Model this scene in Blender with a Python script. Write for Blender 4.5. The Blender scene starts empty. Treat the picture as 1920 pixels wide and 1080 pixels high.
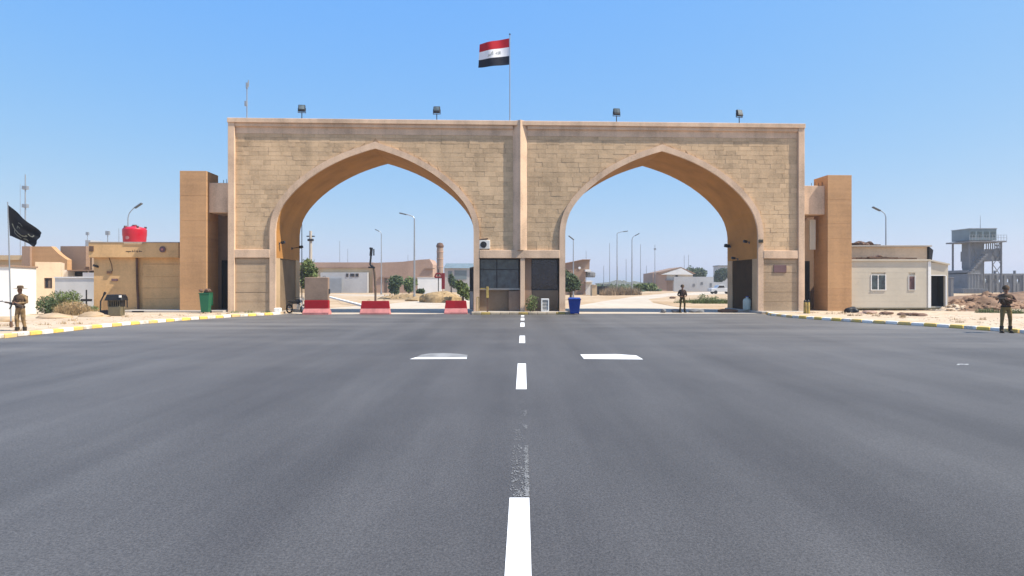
import bpy, bmesh, math, random
from mathutils import Vector, Matrix, noise
random.seed(11)
sc = bpy.context.scene
C = sc.collection
R = math.radians

# ------------------------------------------------------------------ camera
F, HY, H = 1200.0, 532.0, 1.87          # focal length in px of the 1920 frame, horizon row, eye height
cd = bpy.data.cameras.new('camera'); cam = bpy.data.objects.new('camera', cd); C.objects.link(cam)
cd.sensor_width = 36.0; cd.lens = 36.0 * F / 1920.0; cd.shift_y = -(540 - HY) / 1920.0
cd.clip_start = 0.1; cd.clip_end = 9000
cam.location = (0, 0, H); cam.rotation_euler = (R(90), 0, 0)
sc.camera = cam

# ------------------------------------------------------------------ sky, sun, exposure
SUN = Vector((0.58, -0.165, 0.80)).normalized()
w = bpy.data.worlds.new('World'); sc.world = w; w.use_nodes = True
nt = w.node_tree; bg = nt.nodes['Background']
sky = nt.nodes.new('ShaderNodeTexSky'); sky.sky_type = 'NISHITA'; sky.sun_disc = False
sky.sun_elevation = math.asin(SUN.z); sky.sun_rotation = math.atan2(SUN.x, SUN.y)
sky.air_density = 0.7; sky.dust_density = 0.5; sky.ozone_density = 3.0; sky.altitude = 0
# dusty summer air evens the sky out: one response curve per channel over the whole sky
bg.inputs[1].default_value = 0.15
sp = nt.nodes.new('ShaderNodeSeparateColor'); cb = nt.nodes.new('ShaderNodeCombineColor')
nt.links.new(sky.outputs[0], sp.inputs[0]); nt.links.new(cb.outputs[0], bg.inputs[0])
for i_, (A_, g_) in enumerate(((.122, .85), (.234, .39), (.634, -.08))):
    pw = nt.nodes.new('ShaderNodeMath'); pw.operation = 'POWER'; pw.inputs[1].default_value = g_
    ml = nt.nodes.new('ShaderNodeMath'); ml.operation = 'MULTIPLY'; ml.inputs[1].default_value = A_ / 0.15
    nt.links.new(sp.outputs[i_], pw.inputs[0]); nt.links.new(pw.outputs[0], ml.inputs[0]); nt.links.new(ml.outputs[0], cb.inputs[i_])
sd = bpy.data.lights.new('sun', 'SUN'); sd.energy = 4.3; sd.angle = R(0.5); sd.color = (1.0, 0.93, 0.81)
sun = bpy.data.objects.new('sun', sd); C.objects.link(sun)
sun.rotation_euler = SUN.to_track_quat('Z', 'Y').to_euler(); sun.location = (30, -5, 60)
vs = sc.view_settings
vs.view_transform = 'Standard'; vs.look = 'None'; vs.gamma = 1.0; vs.use_curve_mapping = False
vs.exposure = 0.75
sc.cycles.max_bounces = 6; sc.cycles.diffuse_bounces = 4

# ------------------------------------------------------------------ pixel helpers (photo pixels at a real distance)
def X(px, Y): return (px - 960.0) / F * Y
def Z(py, Y): return H - (py - HY) / F * Y
def G(px, py):
    Y = H * F / (py - HY); return (X(px, Y), Y)

# ------------------------------------------------------------------ mesh builder
class MB:
    def __init__(s): s.v = []; s.f = []; s.m = []
    def add(s, vs, fs, mi=0):
        b = len(s.v); s.v += [tuple(v) for v in vs]
        s.f += [tuple(b + i for i in f) for f in fs]; s.m += [mi] * len(fs); return s
    def box(s, x0, x1, y0, y1, z0, z1, mi=0):
        vs = [(x, y, z) for x in (x0, x1) for y in (y0, y1) for z in (z0, z1)]
        return s.add(vs, [(0, 1, 3, 2), (4, 6, 7, 5), (0, 4, 5, 1), (2, 3, 7, 6), (0, 2, 6, 4), (1, 5, 7, 3)], mi)
    def obox(s, c, sx, sy, sz, rz=0, rx=0, ry=0, mi=0):
        M = Matrix.Translation(c) @ Matrix.Rotation(rz, 4, 'Z') @ Matrix.Rotation(rx, 4, 'X') @ Matrix.Rotation(ry, 4, 'Y')
        vs = [M @ Vector((x * sx / 2, y * sy / 2, z * sz / 2)) for x in (-1, 1) for y in (-1, 1) for z in (-1, 1)]
        return s.add(vs, [(0, 1, 3, 2), (4, 6, 7, 5), (0, 4, 5, 1), (2, 3, 7, 6), (0, 2, 6, 4), (1, 5, 7, 3)], mi)
    def tube(s, p0, p1, r0, r1=None, n=8, mi=0):
        r1 = r0 if r1 is None else r1
        p0, p1 = Vector(p0), Vector(p1); d = (p1 - p0).normalized()
        a = d.orthogonal().normalized(); b = d.cross(a)
        vs = []
        for p, r in ((p0, r0), (p1, r1)):
            vs += [p + (a * math.cos(t) + b * math.sin(t)) * r for t in (2 * math.pi * k / n for k in range(n))]
        fs = [(k, (k + 1) % n, n + (k + 1) % n, n + k) for k in range(n)]
        fs += [tuple(range(n))[::-1], tuple(range(n, 2 * n))]
        return s.add(vs, fs, mi)
    def path(s, pts, r, n=6, mi=0):
        for a, b in zip(pts[:-1], pts[1:]): s.tube(a, b, r, r, n, mi)
        return s
    def lathe(s, prof, n=16, c=(0, 0, 0), ex=1.0, ey=1.0, mi=0):
        vs = []
        for r, z in prof:
            vs += [(c[0] + r * ex * math.cos(2 * math.pi * k / n), c[1] + r * ey * math.sin(2 * math.pi * k / n), c[2] + z) for k in range(n)]
        fs = []
        for i in range(len(prof) - 1):
            fs += [(i * n + k, i * n + (k + 1) % n, (i + 1) * n + (k + 1) % n, (i + 1) * n + k) for k in range(n)]
        fs += [tuple(range(n))[::-1], tuple(range((len(prof) - 1) * n, len(prof) * n))]
        return s.add(vs, fs, mi)
    def prism(s, poly, y0, y1, mi=0):            # polygon in x,z extruded along y
        n = len(poly)
        vs = [(x, y0, z) for x, z in poly] + [(x, y1, z) for x, z in poly]
        fs = [tuple(range(n)), tuple(range(n, 2 * n))[::-1]] + [(k, n + k, n + (k + 1) % n, (k + 1) % n) for k in range(n)]
        return s.add(vs, fs, mi)
    def slab(s, poly, z0, z1, mi=0):             # polygon in x,y extruded along z
        n = len(poly)
        vs = [(x, y, z0) for x, y in poly] + [(x, y, z1) for x, y in poly]
        fs = [tuple(range(n))[::-1], tuple(range(n, 2 * n))] + [(k, (k + 1) % n, n + (k + 1) % n, n + k) for k in range(n)]
        return s.add(vs, fs, mi)
    def blob(s, c, rx, ry, rz, seed=0, amp=.25, sub=2, mi=0, freq=1.3, flat=False):
        bm = bmesh.new(); bmesh.ops.create_icosphere(bm, subdivisions=sub, radius=1)
        vs = []
        for v in bm.verts:
            k = 1 + amp * noise.noise(v.co * freq + Vector((seed * 7.1, seed * 3.3, seed)))
            z = v.co.z * k
            if flat: z = max(z, -.15)
            vs.append((c[0] + v.co.x * k * rx, c[1] + v.co.y * k * ry, c[2] + z * rz))
        fs = [tuple(v.index for v in f.verts) for f in bm.faces]; bm.free()
        return s.add(vs, fs, mi)
    def mesh(s, name, mats, smooth=False, bevel=0, angle=.7):
        me = bpy.data.meshes.new(name); me.from_pydata(s.v, [], s.f)
        for m in (mats if isinstance(mats, (list, tuple)) else [mats]): me.materials.append(m)
        me.polygons.foreach_set('material_index', s.m)
        bm = bmesh.new(); bm.from_mesh(me)
        bmesh.ops.recalc_face_normals(bm, faces=bm.faces)
        if bevel: 
            bmesh.ops.bevel(bm, geom=[e for e in bm.edges if e.is_manifold and e.calc_face_angle(0) > .5], offset=bevel, segments=1, affect='EDGES', clamp_overlap=True)
        bm.to_mesh(me); bm.free()
        if smooth:
            me.shade_smooth(); me.set_sharp_from_angle(angle=angle)
        return me
    def build(s, name, mats, parent=None, smooth=False, bevel=0, loc=(0, 0, 0), rz=0, angle=.7):
        return link(name, s.mesh(name, mats, smooth, bevel, angle), parent, loc, rz)

def link(name, me, parent=None, loc=(0, 0, 0), rz=0):
    o = bpy.data.objects.new(name, me); C.objects.link(o); o.location = loc; o.rotation_euler = (0, 0, rz)
    if parent: o.parent = parent
    return o
def tag(o, label, cat, group=None, kind=None):
    o['label'] = label; o['category'] = cat
    if group: o['group'] = group
    if kind: o['kind'] = kind
    return o
def struct(o, label=None):
    o['kind'] = 'structure'
    if label: o['label'] = label
    return o
def thing(name, label, cat, loc=(0, 0, 0), rz=0, group=None):
    o = bpy.data.objects.new(name, None); C.objects.link(o); o.location = loc; o.rotation_euler = (0, 0, rz)
    o.empty_display_size = .3
    return tag(o, label, cat, group)
def dup(root, loc, rz=None, label=None, group=None):
    r = root.copy(); C.objects.link(r); r.location = loc
    if rz is not None: r.rotation_euler = (0, 0, rz)
    if label: r['label'] = label
    if group: r['group'] = group
    for ch in list(root.children):
        c = ch.copy(); C.objects.link(c); c.parent = r
        for g in list(ch.children):
            d = g.copy(); C.objects.link(d); d.parent = c
    return r

# ------------------------------------------------------------------ materials
def mat(name, col, rough=.85, var=.18, scale=.8, fine=9.0, bump=.25, rnd=0.0, metal=0.0, streak=0.0, col2=None, spec=.3, bdist=.02, hs=0.0):
    m = bpy.data.materials.new(name); m.use_nodes = True
    n, l = m.node_tree.nodes, m.node_tree.links
    b = n['Principled BSDF']; b.inputs['Roughness'].default_value = rough; b.inputs['Metallic'].default_value = metal
    b.inputs['Specular IOR Level'].default_value = spec
    geo = n.new('ShaderNodeNewGeometry'); P = geo.outputs['Position']
    n1 = n.new('ShaderNodeTexNoise'); n1.inputs['Scale'].default_value = scale; n1.inputs['Detail'].default_value = 6
    n2 = n.new('ShaderNodeTexNoise'); n2.inputs['Scale'].default_value = fine; n2.inputs['Detail'].default_value = 4
    l.new(P, n1.inputs['Vector']); l.new(P, n2.inputs['Vector'])
    add = n.new('ShaderNodeMath'); add.operation = 'MULTIPLY_ADD'; add.inputs[1].default_value = .45
    l.new(n2.outputs[0], add.inputs[0]); l.new(n1.outputs[0], add.inputs[2])       # about .72 mean
    fac = add.outputs[0]
    if streak:
        mp = n.new('ShaderNodeMapping'); mp.inputs['Scale'].default_value = (2.2, 2.2, .16); l.new(P, mp.inputs[0])
        n3 = n.new('ShaderNodeTexNoise'); n3.inputs['Scale'].default_value = 1.0; n3.inputs['Detail'].default_value = 5
        l.new(mp.outputs[0], n3.inputs['Vector'])
        a2 = n.new('ShaderNodeMath'); a2.operation = 'MULTIPLY_ADD'; a2.inputs[1].default_value = streak
        l.new(n3.outputs[0], a2.inputs[0]); l.new(fac, a2.inputs[2])
        a3 = n.new('ShaderNodeMath'); a3.operation = 'SUBTRACT'; a3.inputs[1].default_value = streak * .5
        l.new(a2.outputs[0], a3.inputs[0]); fac = a3.outputs[0]
    if hs:                                            # faint horizontal lift lines of cast or laid walls
        mp = n.new('ShaderNodeMapping'); mp.inputs['Scale'].default_value = (.25, .25, 5.5); l.new(P, mp.inputs[0])
        n4 = n.new('ShaderNodeTexNoise'); n4.inputs['Scale'].default_value = 1.0; n4.inputs['Detail'].default_value = 3
        l.new(mp.outputs[0], n4.inputs['Vector'])
        a6 = n.new('ShaderNodeMath'); a6.operation = 'MULTIPLY_ADD'; a6.inputs[1].default_value = hs
        l.new(n4.outputs[0], a6.inputs[0]); l.new(fac, a6.inputs[2])
        a7 = n.new('ShaderNodeMath'); a7.operation = 'SUBTRACT'; a7.inputs[1].default_value = hs * .5
        l.new(a6.outputs[0], a7.inputs[0]); fac = a7.outputs[0]
    if rnd:
        oi = n.new('ShaderNodeObjectInfo')
        a4 = n.new('ShaderNodeMath'); a4.operation = 'MULTIPLY_ADD'; a4.inputs[1].default_value = rnd
        l.new(oi.outputs['Random'], a4.inputs[0]); l.new(fac, a4.inputs[2])
        a5 = n.new('ShaderNodeMath'); a5.operation = 'SUBTRACT'; a5.inputs[1].default_value = rnd * .5
        l.new(a4.outputs[0], a5.inputs[0]); fac = a5.outputs[0]
    cr = n.new('ShaderNodeValToRGB'); e = cr.color_ramp.elements
    e[0].position = .45; e[1].position = 1.0
    lo = col2 if col2 else tuple(c * (1 - var * 1.3) for c in col)
    hi = tuple(min(.95, c * (1 + var)) for c in col)
    e[0].color = (*lo, 1); e[1].color = (*hi, 1)
    mid = e.new(.72); mid.color = (*col, 1)
    l.new(fac, cr.inputs[0]); l.new(cr.outputs[0], b.inputs['Base Color'])
    if bump:
        bp = n.new('ShaderNodeBump'); bp.inputs['Strength'].default_value = bump; bp.inputs['Distance'].default_value = bdist
        l.new(add.outputs[0], bp.inputs['Height']); l.new(bp.outputs[0], b.inputs['Normal'])
    return m

M = {}
M['stone'] = mat('limestone', (.55, .385, .23), var=.25, scale=.45, fine=11, bump=.5, rnd=.17, streak=.5)
M['joint'] = mat('mortar', (.45, .315, .185), var=.2, scale=.7, bump=.4, streak=.15)
M['render'] = mat('sand_render', (.64, .45, .305), var=.24, scale=.6, fine=14, bump=.2, streak=.55)
M['soffit'] = mat('bounce_lit_render', (.40, .185, .045), var=.18, scale=.7, fine=14, bump=.15, streak=.3)  # same stucco, with warm bounce light and arch shade put into its colour
M['tower'] = mat('tower_render', (.48, .275, .135), var=.16, scale=.45, fine=10, bump=.25, rnd=.08, streak=.4, hs=.4)
M['slab'] = mat('slab_stone', (.44, .315, .20), var=.2, scale=.6, fine=10, bump=.3, rnd=.12, streak=.3, hs=.35)
M['tanwall'] = mat('tan_wall', (.62, .385, .18), var=.18, scale=.6, fine=9, bump=.2, streak=.4, hs=.2)
M['cream'] = mat('cream_wall', (.55, .41, .25), var=.12, scale=.4, fine=9, bump=.15, streak=.2)
M['brownwall'] = mat('brown_wall', (.30, .20, .14), var=.18, scale=.4, fine=7, bump=.2, streak=.2)
M['pinkwall'] = mat('pink_wall', (.40, .27, .20), var=.15, scale=.2, fine=3, bump=.1, streak=.2)
M['greywall'] = mat('grey_wall', (.42, .42, .42), var=.15, scale=.2, fine=3, bump=.1, streak=.2)
M['white'] = mat('white_paint', (.78, .77, .74), var=.06, scale=.6, fine=7, rough=.6, bump=.05, streak=.1)
M['panelwhite'] = mat('cream_panel', (.54, .48, .38), var=.07, scale=.7, fine=5, rough=.5, bump=.05, streak=.25)
M['offwhite'] = mat('dusty_white', (.62, .60, .56), var=.1, scale=.8, rough=.7, bump=.1, streak=.2)
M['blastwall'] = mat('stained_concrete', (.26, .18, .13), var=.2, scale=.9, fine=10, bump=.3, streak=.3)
M['concrete'] = mat('concrete', (.40, .36, .31), var=.16, scale=.7, fine=14, bump=.3, streak=.2)
M['darkmetal'] = mat('dark_metal', (.035, .035, .04), rough=.45, var=.25, metal=.3, bump=.05)
M['black'] = mat('black_plastic', (.018, .018, .02), rough=.5, var=.2, bump=.05)
M['steel'] = mat('grey_steel', (.32, .34, .36), rough=.45, var=.12, metal=.5, bump=.03)
M['arcade'] = mat('dark_grey_wall', (.19, .195, .205), var=.15, scale=.2, fine=3, bump=.1, streak=.2)
M['lightbeige'] = mat('light_beige_wall', (.72, .54, .36), var=.14, scale=.5, fine=9, bump=.15, streak=.3, hs=.2)
M['bluegrey'] = mat('blue_grey_sheet', (.165, .215, .235), rough=.55, var=.12, bump=.05, streak=.2)
M['shadebrown'] = mat('shaded_tan_wall', (.20, .145, .10), var=.2, scale=.6, fine=8, bump=.2, streak=.3)  # shade of the guard booth put into the parapet colour
M['dullred'] = mat('faded_red_steel', (.17, .012, .016), rough=.7, var=.2)
M['chimney'] = mat('chimney_brick', (.30, .215, .165), var=.2, scale=.6, fine=8, bump=.2)
M['greysheet'] = mat('grey_sheet', (.175, .18, .19), rough=.6, var=.15, bump=.05, streak=.2)
M['red'] = mat('red_paint', (.33, .007, .013), rough=.55, var=.16, scale=1.5, bump=.1, streak=.15)
M['redtank'] = mat('red_plastic', (.52, .012, .03), rough=.38, var=.08, bump=.02, spec=.5)
M['pinkpaint'] = mat('worn_pink_paint', (.50, .19, .175), rough=.75, var=.25, scale=2.2, fine=18, bump=.2, streak=.3)
M['yellow'] = mat('yellow_paint', (.80, .53, .12), rough=.8, var=.25, scale=2.5, fine=16, bump=.3, rnd=.35, col2=(.56, .44, .28))
M['kerbwhite'] = mat('kerb_white', (.80, .77, .70), rough=.85, var=.12, scale=2.5, fine=16, bump=.3, rnd=.35, col2=(.50, .42, .31))
M['kerbdull'] = mat('dusty_kerb', (.42, .34, .24), rough=.9, var=.25, scale=3, fine=16, bump=.3, rnd=.3)
M['olddull'] = mat('dull_yellow', (.42, .30, .09), rough=.8, var=.35, scale=3, fine=14, bump=.2, col2=(.22, .15, .07))
M['green'] = mat('green_plastic', (.015, .12, .06), rough=.45, var=.12, bump=.02)
M['blue'] = mat('blue_plastic', (.01, .045, .26), rough=.42, var=.12, bump=.02)
M['leaf'] = mat('green_leaves', (.115, .15, .05), rough=.7, var=.5, scale=3, fine=30, bump=0)
M['leafdark'] = mat('dark_leaves', (.062, .09, .038), rough=.7, var=.5, scale=3, fine=30, bump=0)
M['leaffar'] = mat('far_leaves', (.06, .085, .04), rough=.8, var=.4, scale=.6, fine=6, bump=0)
M['dry'] = mat('dry_brush', (.36, .25, .13), rough=.9, var=.4, scale=3, fine=25, bump=0)
M['reed'] = mat('dry_reed', (.30, .22, .14), rough=.9, var=.4, scale=1, fine=10, bump=0)
M['wood'] = mat('weathered_wood', (.13, .095, .07), rough=.85, var=.25, scale=2, fine=20, bump=.2)
M['bark'] = mat('bark', (.11, .08, .055), rough=.9, var=.3, scale=4, bump=.4)
M['rubble'] = mat('rubble_soil', (.235, .145, .09), rough=.95, var=.4, scale=1.2, fine=9, bump=.8, bdist=.06)
M['olive'] = mat('olive_metal', (.14, .12, .075), rough=.6, var=.25, bump=.1, streak=.2)
M['rust'] = mat('rusty_brown', (.13, .075, .05), rough=.8, var=.3, bump=.2)
M['skin'] = mat('skin', (.30, .16, .10), rough=.55, var=.08, bump=0)
M['camo'] = mat('tan_camouflage', (.24, .155, .075), rough=.9, var=.45, scale=7, fine=14, bump=.1, col2=(.10, .065, .035))
M['khaki'] = mat('khaki_cloth', (.20, .135, .05), rough=.9, var=.3, scale=6, fine=14, bump=.1, col2=(.11, .075, .03))
M['darkshirt'] = mat('maroon_brown_cloth', (.10, .055, .04), rough=.9, var=.4, scale=8, fine=14, bump=.1)
M['vest'] = mat('brown_vest', (.095, .06, .035), rough=.9, var=.35, scale=9, bump=.2)
M['boot'] = mat('dark_boot', (.03, .022, .016), rough=.7, var=.2, bump=.05)
M['gunmetal'] = mat('gun_metal', (.03, .03, .032), rough=.4, var=.15, bump=0, metal=.4)
M['flagred'] = mat('flag_red', (.42, .004, .014), rough=.8, var=.1, bump=.05)
M['flagwhite'] = mat('flag_white', (.78, .78, .80), rough=.8, var=.05, bump=.05)
M['flagblack'] = mat('flag_black', (.006, .008, .02), rough=.8, var=.1, bump=.05)
M['flaggreen'] = mat('flag_green', (.006, .045, .02), rough=.8, var=.05, bump=0)
M['flaggrey'] = mat('flag_grey', (.16, .16, .13), rough=.8, var=.1, bump=0)
M['blackcloth'] = mat('black_cloth', (.010, .010, .013), rough=.85, var=.2, bump=.05)
M['doorbrown'] = mat('brown_door', (.14, .10, .075), rough=.6, var=.15, bump=.1, streak=.2)
M['shutter'] = mat('grey_door', (.19, .135, .085), rough=.85, var=.2, bump=.1, streak=.3, spec=.1)
M['signpurple'] = mat('worn_plaque', (.15, .085, .085), rough=.7, var=.25, bump=.1)
M['ink'] = mat('dark_lettering', (.04, .03, .025), rough=.8, var=.1, bump=0)
M['rubber'] = mat('tyre_rubber', (.02, .02, .02), rough=.85, var=.2, bump=.1)
M['chrome'] = mat('silver_metal', (.6, .6, .6), rough=.3, var=.05, metal=.9, bump=0)
M['carpaint'] = mat('pale_car_paint', (.55, .55, .55), rough=.35, var=.05, bump=0, spec=.5)
M['hillfar'] = mat('far_scrub', (.13, .13, .10), rough=.95, var=.3, scale=.05, fine=.4, bump=0)

def glassmat(name, col, rough=.06):
    m = bpy.data.materials.new(name); m.use_nodes = True
    b = m.node_tree.nodes['Principled BSDF']; b.inputs['Base Color'].default_value = (*col, 1)
    b.inputs['Roughness'].default_value = rough; b.inputs['Specular IOR Level'].default_value = .6
    n, l = m.node_tree.nodes, m.node_tree.links
    g = n.new('ShaderNodeNewGeometry'); t = n.new('ShaderNodeTexNoise'); t.inputs['Scale'].default_value = 3
    l.new(g.outputs['Position'], t.inputs['Vector'])
    cr = n.new('ShaderNodeValToRGB'); cr.color_ramp.elements[0].color = (*[c * .6 for c in col], 1); cr.color_ramp.elements[1].color = (*[c * 1.5 for c in col], 1)
    cr.color_ramp.elements[0].position = .35; cr.color_ramp.elements[1].position = .65
    l.new(t.outputs[0], cr.inputs[0]); l.new(cr.outputs[0], b.inputs['Base Color'])
    return m
M['glass'] = glassmat('reflection_teal_glass', (.045, .068, .07))  # bluish-green reflection of the booth window put into the base colour
M['glassdark'] = glassmat('dark_glass', (.014, .014, .018), .12)
M['lampglass'] = glassmat('lamp_glass', (.10, .12, .12), .25)
M['recessshade'] = mat('recess_shade_sheet', (.06, .034, .017), rough=.85, var=.25, bump=.1, streak=.3, spec=.08)
M['shade_shirt'] = mat('shaded_brown_cloth', (.045, .026, .02), rough=.9, var=.3, scale=8, bump=.1)  # arch shade painted into the third guard's shirt and trousers
M['shade_trousers'] = mat('shaded_olive_cloth', (.06, .045, .016), rough=.9, var=.3, scale=8, bump=.1)
M['lamphead'] = mat('lamp_head_grey', (.11, .12, .13), rough=.5, var=.1, bump=0)

# asphalt with aggregate speckle, long tyre streaks and pale dust patches
def asphalt():
    m = bpy.data.materials.new('asphalt'); m.use_nodes = True
    n, l = m.node_tree.nodes, m.node_tree.links; b = n['Principled BSDF']
    g = n.new('ShaderNodeNewGeometry'); P = g.outputs['Position']
    def nz(scale, detail=5, vec=None, rough=.55):
        t = n.new('ShaderNodeTexNoise'); t.inputs['Scale'].default_value = scale; t.inputs['Detail'].default_value = detail
        t.inputs['Roughness'].default_value = rough
        l.new(vec or P, t.inputs['Vector']); return t.outputs[0]
    def mapped(s):
        mp = n.new('ShaderNodeMapping'); mp.inputs['Scale'].default_value = s; l.new(P, mp.inputs[0]); return mp.outputs[0]
    def ramp(f, p0, c0, p1, c1):
        r = n.new('ShaderNodeValToRGB'); e = r.color_ramp.elements
        e[0].position, e[0].color, e[1].position, e[1].color = p0, (*c0, 1), p1, (*c1, 1); l.new(f, r.inputs[0]); return r.outputs[0]
    def mix(fac, a, b2, mode='MIX'):
        x = n.new('ShaderNodeMix'); x.data_type = 'RGBA'; x.blend_type = mode
        if isinstance(fac, float): x.inputs[0].default_value = fac
        else: l.new(fac, x.inputs[0])
        l.new(a, x.inputs[6]); l.new(b2, x.inputs[7]); return x.outputs[2]
    big = ramp(nz(.11, 4, mapped((1, .45, 1))), .35, (.074, .072, .073), .68, (.098, .096, .096))
    streak = ramp(nz(1.0, 5, mapped((.75, .045, 1)), .6), .36, (.83, .83, .835), .66, (1.13, 1.13, 1.12))
    c = mix(1.0, big, streak, 'MULTIPLY')
    sx = n.new('ShaderNodeSeparateXYZ'); l.new(P, sx.inputs[0])
    wob = n.new('ShaderNodeMath'); wob.operation = 'MULTIPLY_ADD'; wob.inputs[1].default_value = 1.6; l.new(nz(.12, 2), wob.inputs[0]); l.new(sx.outputs[0], wob.inputs[2])
    mrx = n.new('ShaderNodeMapRange'); mrx.inputs[1].default_value = -9.2; mrx.inputs[2].default_value = 10.8; l.new(wob.outputs[0], mrx.inputs[0])
    tr = n.new('ShaderNodeValToRGB'); el = tr.color_ramp.elements; el[0].position, el[1].position = 0, 1; el[0].color = el[1].color = (1, 1, 1, 1)
    for x_, v_ in ((-5.8, 1.0), (-4.9, .90), (-4.1, 1.02), (-3.3, .90), (-2.5, 1.0), (-1.9, .92), (-1.1, 1.03), (0, 1.0), (.9, 1.03), (1.7, .91), (2.4, 1.0), (3.3, .89), (4.2, 1.02), (5.0, .92), (6.0, 1.0)):
        q_ = el.new((x_ + 10) / 20); q_.color = (v_, v_, v_, 1)
    l.new(mrx.outputs[0], tr.inputs[0]); c = mix(1.0, c, tr.outputs[0], 'MULTIPLY')      # wheel paths
    patch = ramp(nz(.9, 5, mapped((.5, .25, 1))), .33, (.84, .84, .845), .7, (1.13, 1.13, 1.12))
    c = mix(1.0, c, patch, 'MULTIPLY')
    speck = ramp(nz(48, 3, None, .75), .36, (.68, .68, .68), .66, (1.33, 1.32, 1.31))
    c = mix(1.0, c, speck, 'MULTIPLY')
    sp2 = ramp(nz(160, 1), .68, (1, 1, 1), .78, (1.9, 1.88, 1.8))
    c = mix(1.0, c, sp2, 'MULTIPLY')
    dust = ramp(nz(.35, 6, mapped((.3, 1.3, 1))), .42, (0, 0, 0), .66, (.85, .85, .85))
    sep = n.new('ShaderNodeSeparateXYZ'); l.new(P, sep.inputs[0])
    far = n.new('ShaderNodeMapRange'); far.inputs[1].default_value = 9; far.inputs[2].default_value = 30; l.new(sep.outputs[1], far.inputs[0])
    mul = n.new('ShaderNodeMath'); mul.operation = 'MULTIPLY'; l.new(far.outputs[0], mul.inputs[0])
    dl = n.new('ShaderNodeMath'); dl.operation = 'MULTIPLY_ADD'; dl.inputs[1].default_value = .75; dl.inputs[2].default_value = .28; l.new(dust, dl.inputs[0]); l.new(dl.outputs[0], mul.inputs[1])
    dc = n.new('ShaderNodeRGB'); dc.outputs[0].default_value = (.21, .195, .175, 1)
    ab = n.new('ShaderNodeMath'); ab.operation = 'ABSOLUTE'; l.new(sep.outputs[0], ab.inputs[0])
    edge = n.new('ShaderNodeMapRange'); edge.inputs[1].default_value = 1; edge.inputs[2].default_value = 16; edge.inputs[3].default_value = .22; l.new(ab.outputs[0], edge.inputs[0])
    mu2 = n.new('ShaderNodeMath'); mu2.operation = 'MULTIPLY'; l.new(mul.outputs[0], mu2.inputs[0]); l.new(edge.outputs[0], mu2.inputs[1])
    c = mix(mu2.outputs[0], c, dc.outputs[0])
    l.new(c, b.inputs['Base Color'])
    b.inputs['Roughness'].default_value = .72; b.inputs['Specular IOR Level'].default_value = .35
    bp = n.new('ShaderNodeBump'); bp.inputs['Strength'].default_value = .5; bp.inputs['Distance'].default_value = .012
    l.new(nz(70, 3), bp.inputs['Height']); l.new(bp.outputs[0], b.inputs['Normal'])
    return m
M['asphalt'] = asphalt()

def sand(name, a, b2, c3, s1=.12, s2=1.3):
    m = bpy.data.materials.new(name); m.use_nodes = True
    n, l = m.node_tree.nodes, m.node_tree.links; b = n['Principled BSDF']
    g = n.new('ShaderNodeNewGeometry'); P = g.outputs['Position']
    t1 = n.new('ShaderNodeTexNoise'); t1.inputs['Scale'].default_value = s1; t1.inputs['Detail'].default_value = 8
    t2 = n.new('ShaderNodeTexNoise'); t2.inputs['Scale'].default_value = s2; t2.inputs['Detail'].default_value = 6
    l.new(P, t1.inputs['Vector']); l.new(P, t2.inputs['Vector'])
    r1 = n.new('ShaderNodeValToRGB'); e = r1.color_ramp.elements
    e[0].position, e[0].color, e[1].position, e[1].color = .38, (*a, 1), .62, (*b2, 1); l.new(t1.outputs[0], r1.inputs[0])
    x = n.new('ShaderNodeMix'); x.data_type = 'RGBA'
    r2 = n.new('ShaderNodeValToRGB'); r2.color_ramp.elements[0].position = .52; r2.color_ramp.elements[1].position = .72; l.new(t2.outputs[0], r2.inputs[0])
    l.new(r2.outputs[0], x.inputs[0]); l.new(r1.outputs[0], x.inputs[6]); x.inputs[7].default_value = (*c3, 1)
    l.new(x.outputs[2], b.inputs['Base Color']); b.inputs['Roughness'].default_value = .95; b.inputs['Specular IOR Level'].default_value = .1
    bp = n.new('ShaderNodeBump'); bp.inputs['Strength'].default_value = .6; bp.inputs['Distance'].default_value = .05
    l.new(t2.outputs[0], bp.inputs['Height']); l.new(bp.outputs[0], b.inputs['Normal'])
    return m
M['sand'] = sand('sand', (.42, .29, .17), (.52, .40, .27), (.34, .235, .14))
M['verge'] = sand('verge_sand', (.50, .385, .27), (.56, .45, .33), (.40, .29, .18), .4, 2.5)
M['paleroad'] = sand('dusty_road', (.49, .42, .33), (.55, .475, .38), (.42, .34, .25), .1, .8)

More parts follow.
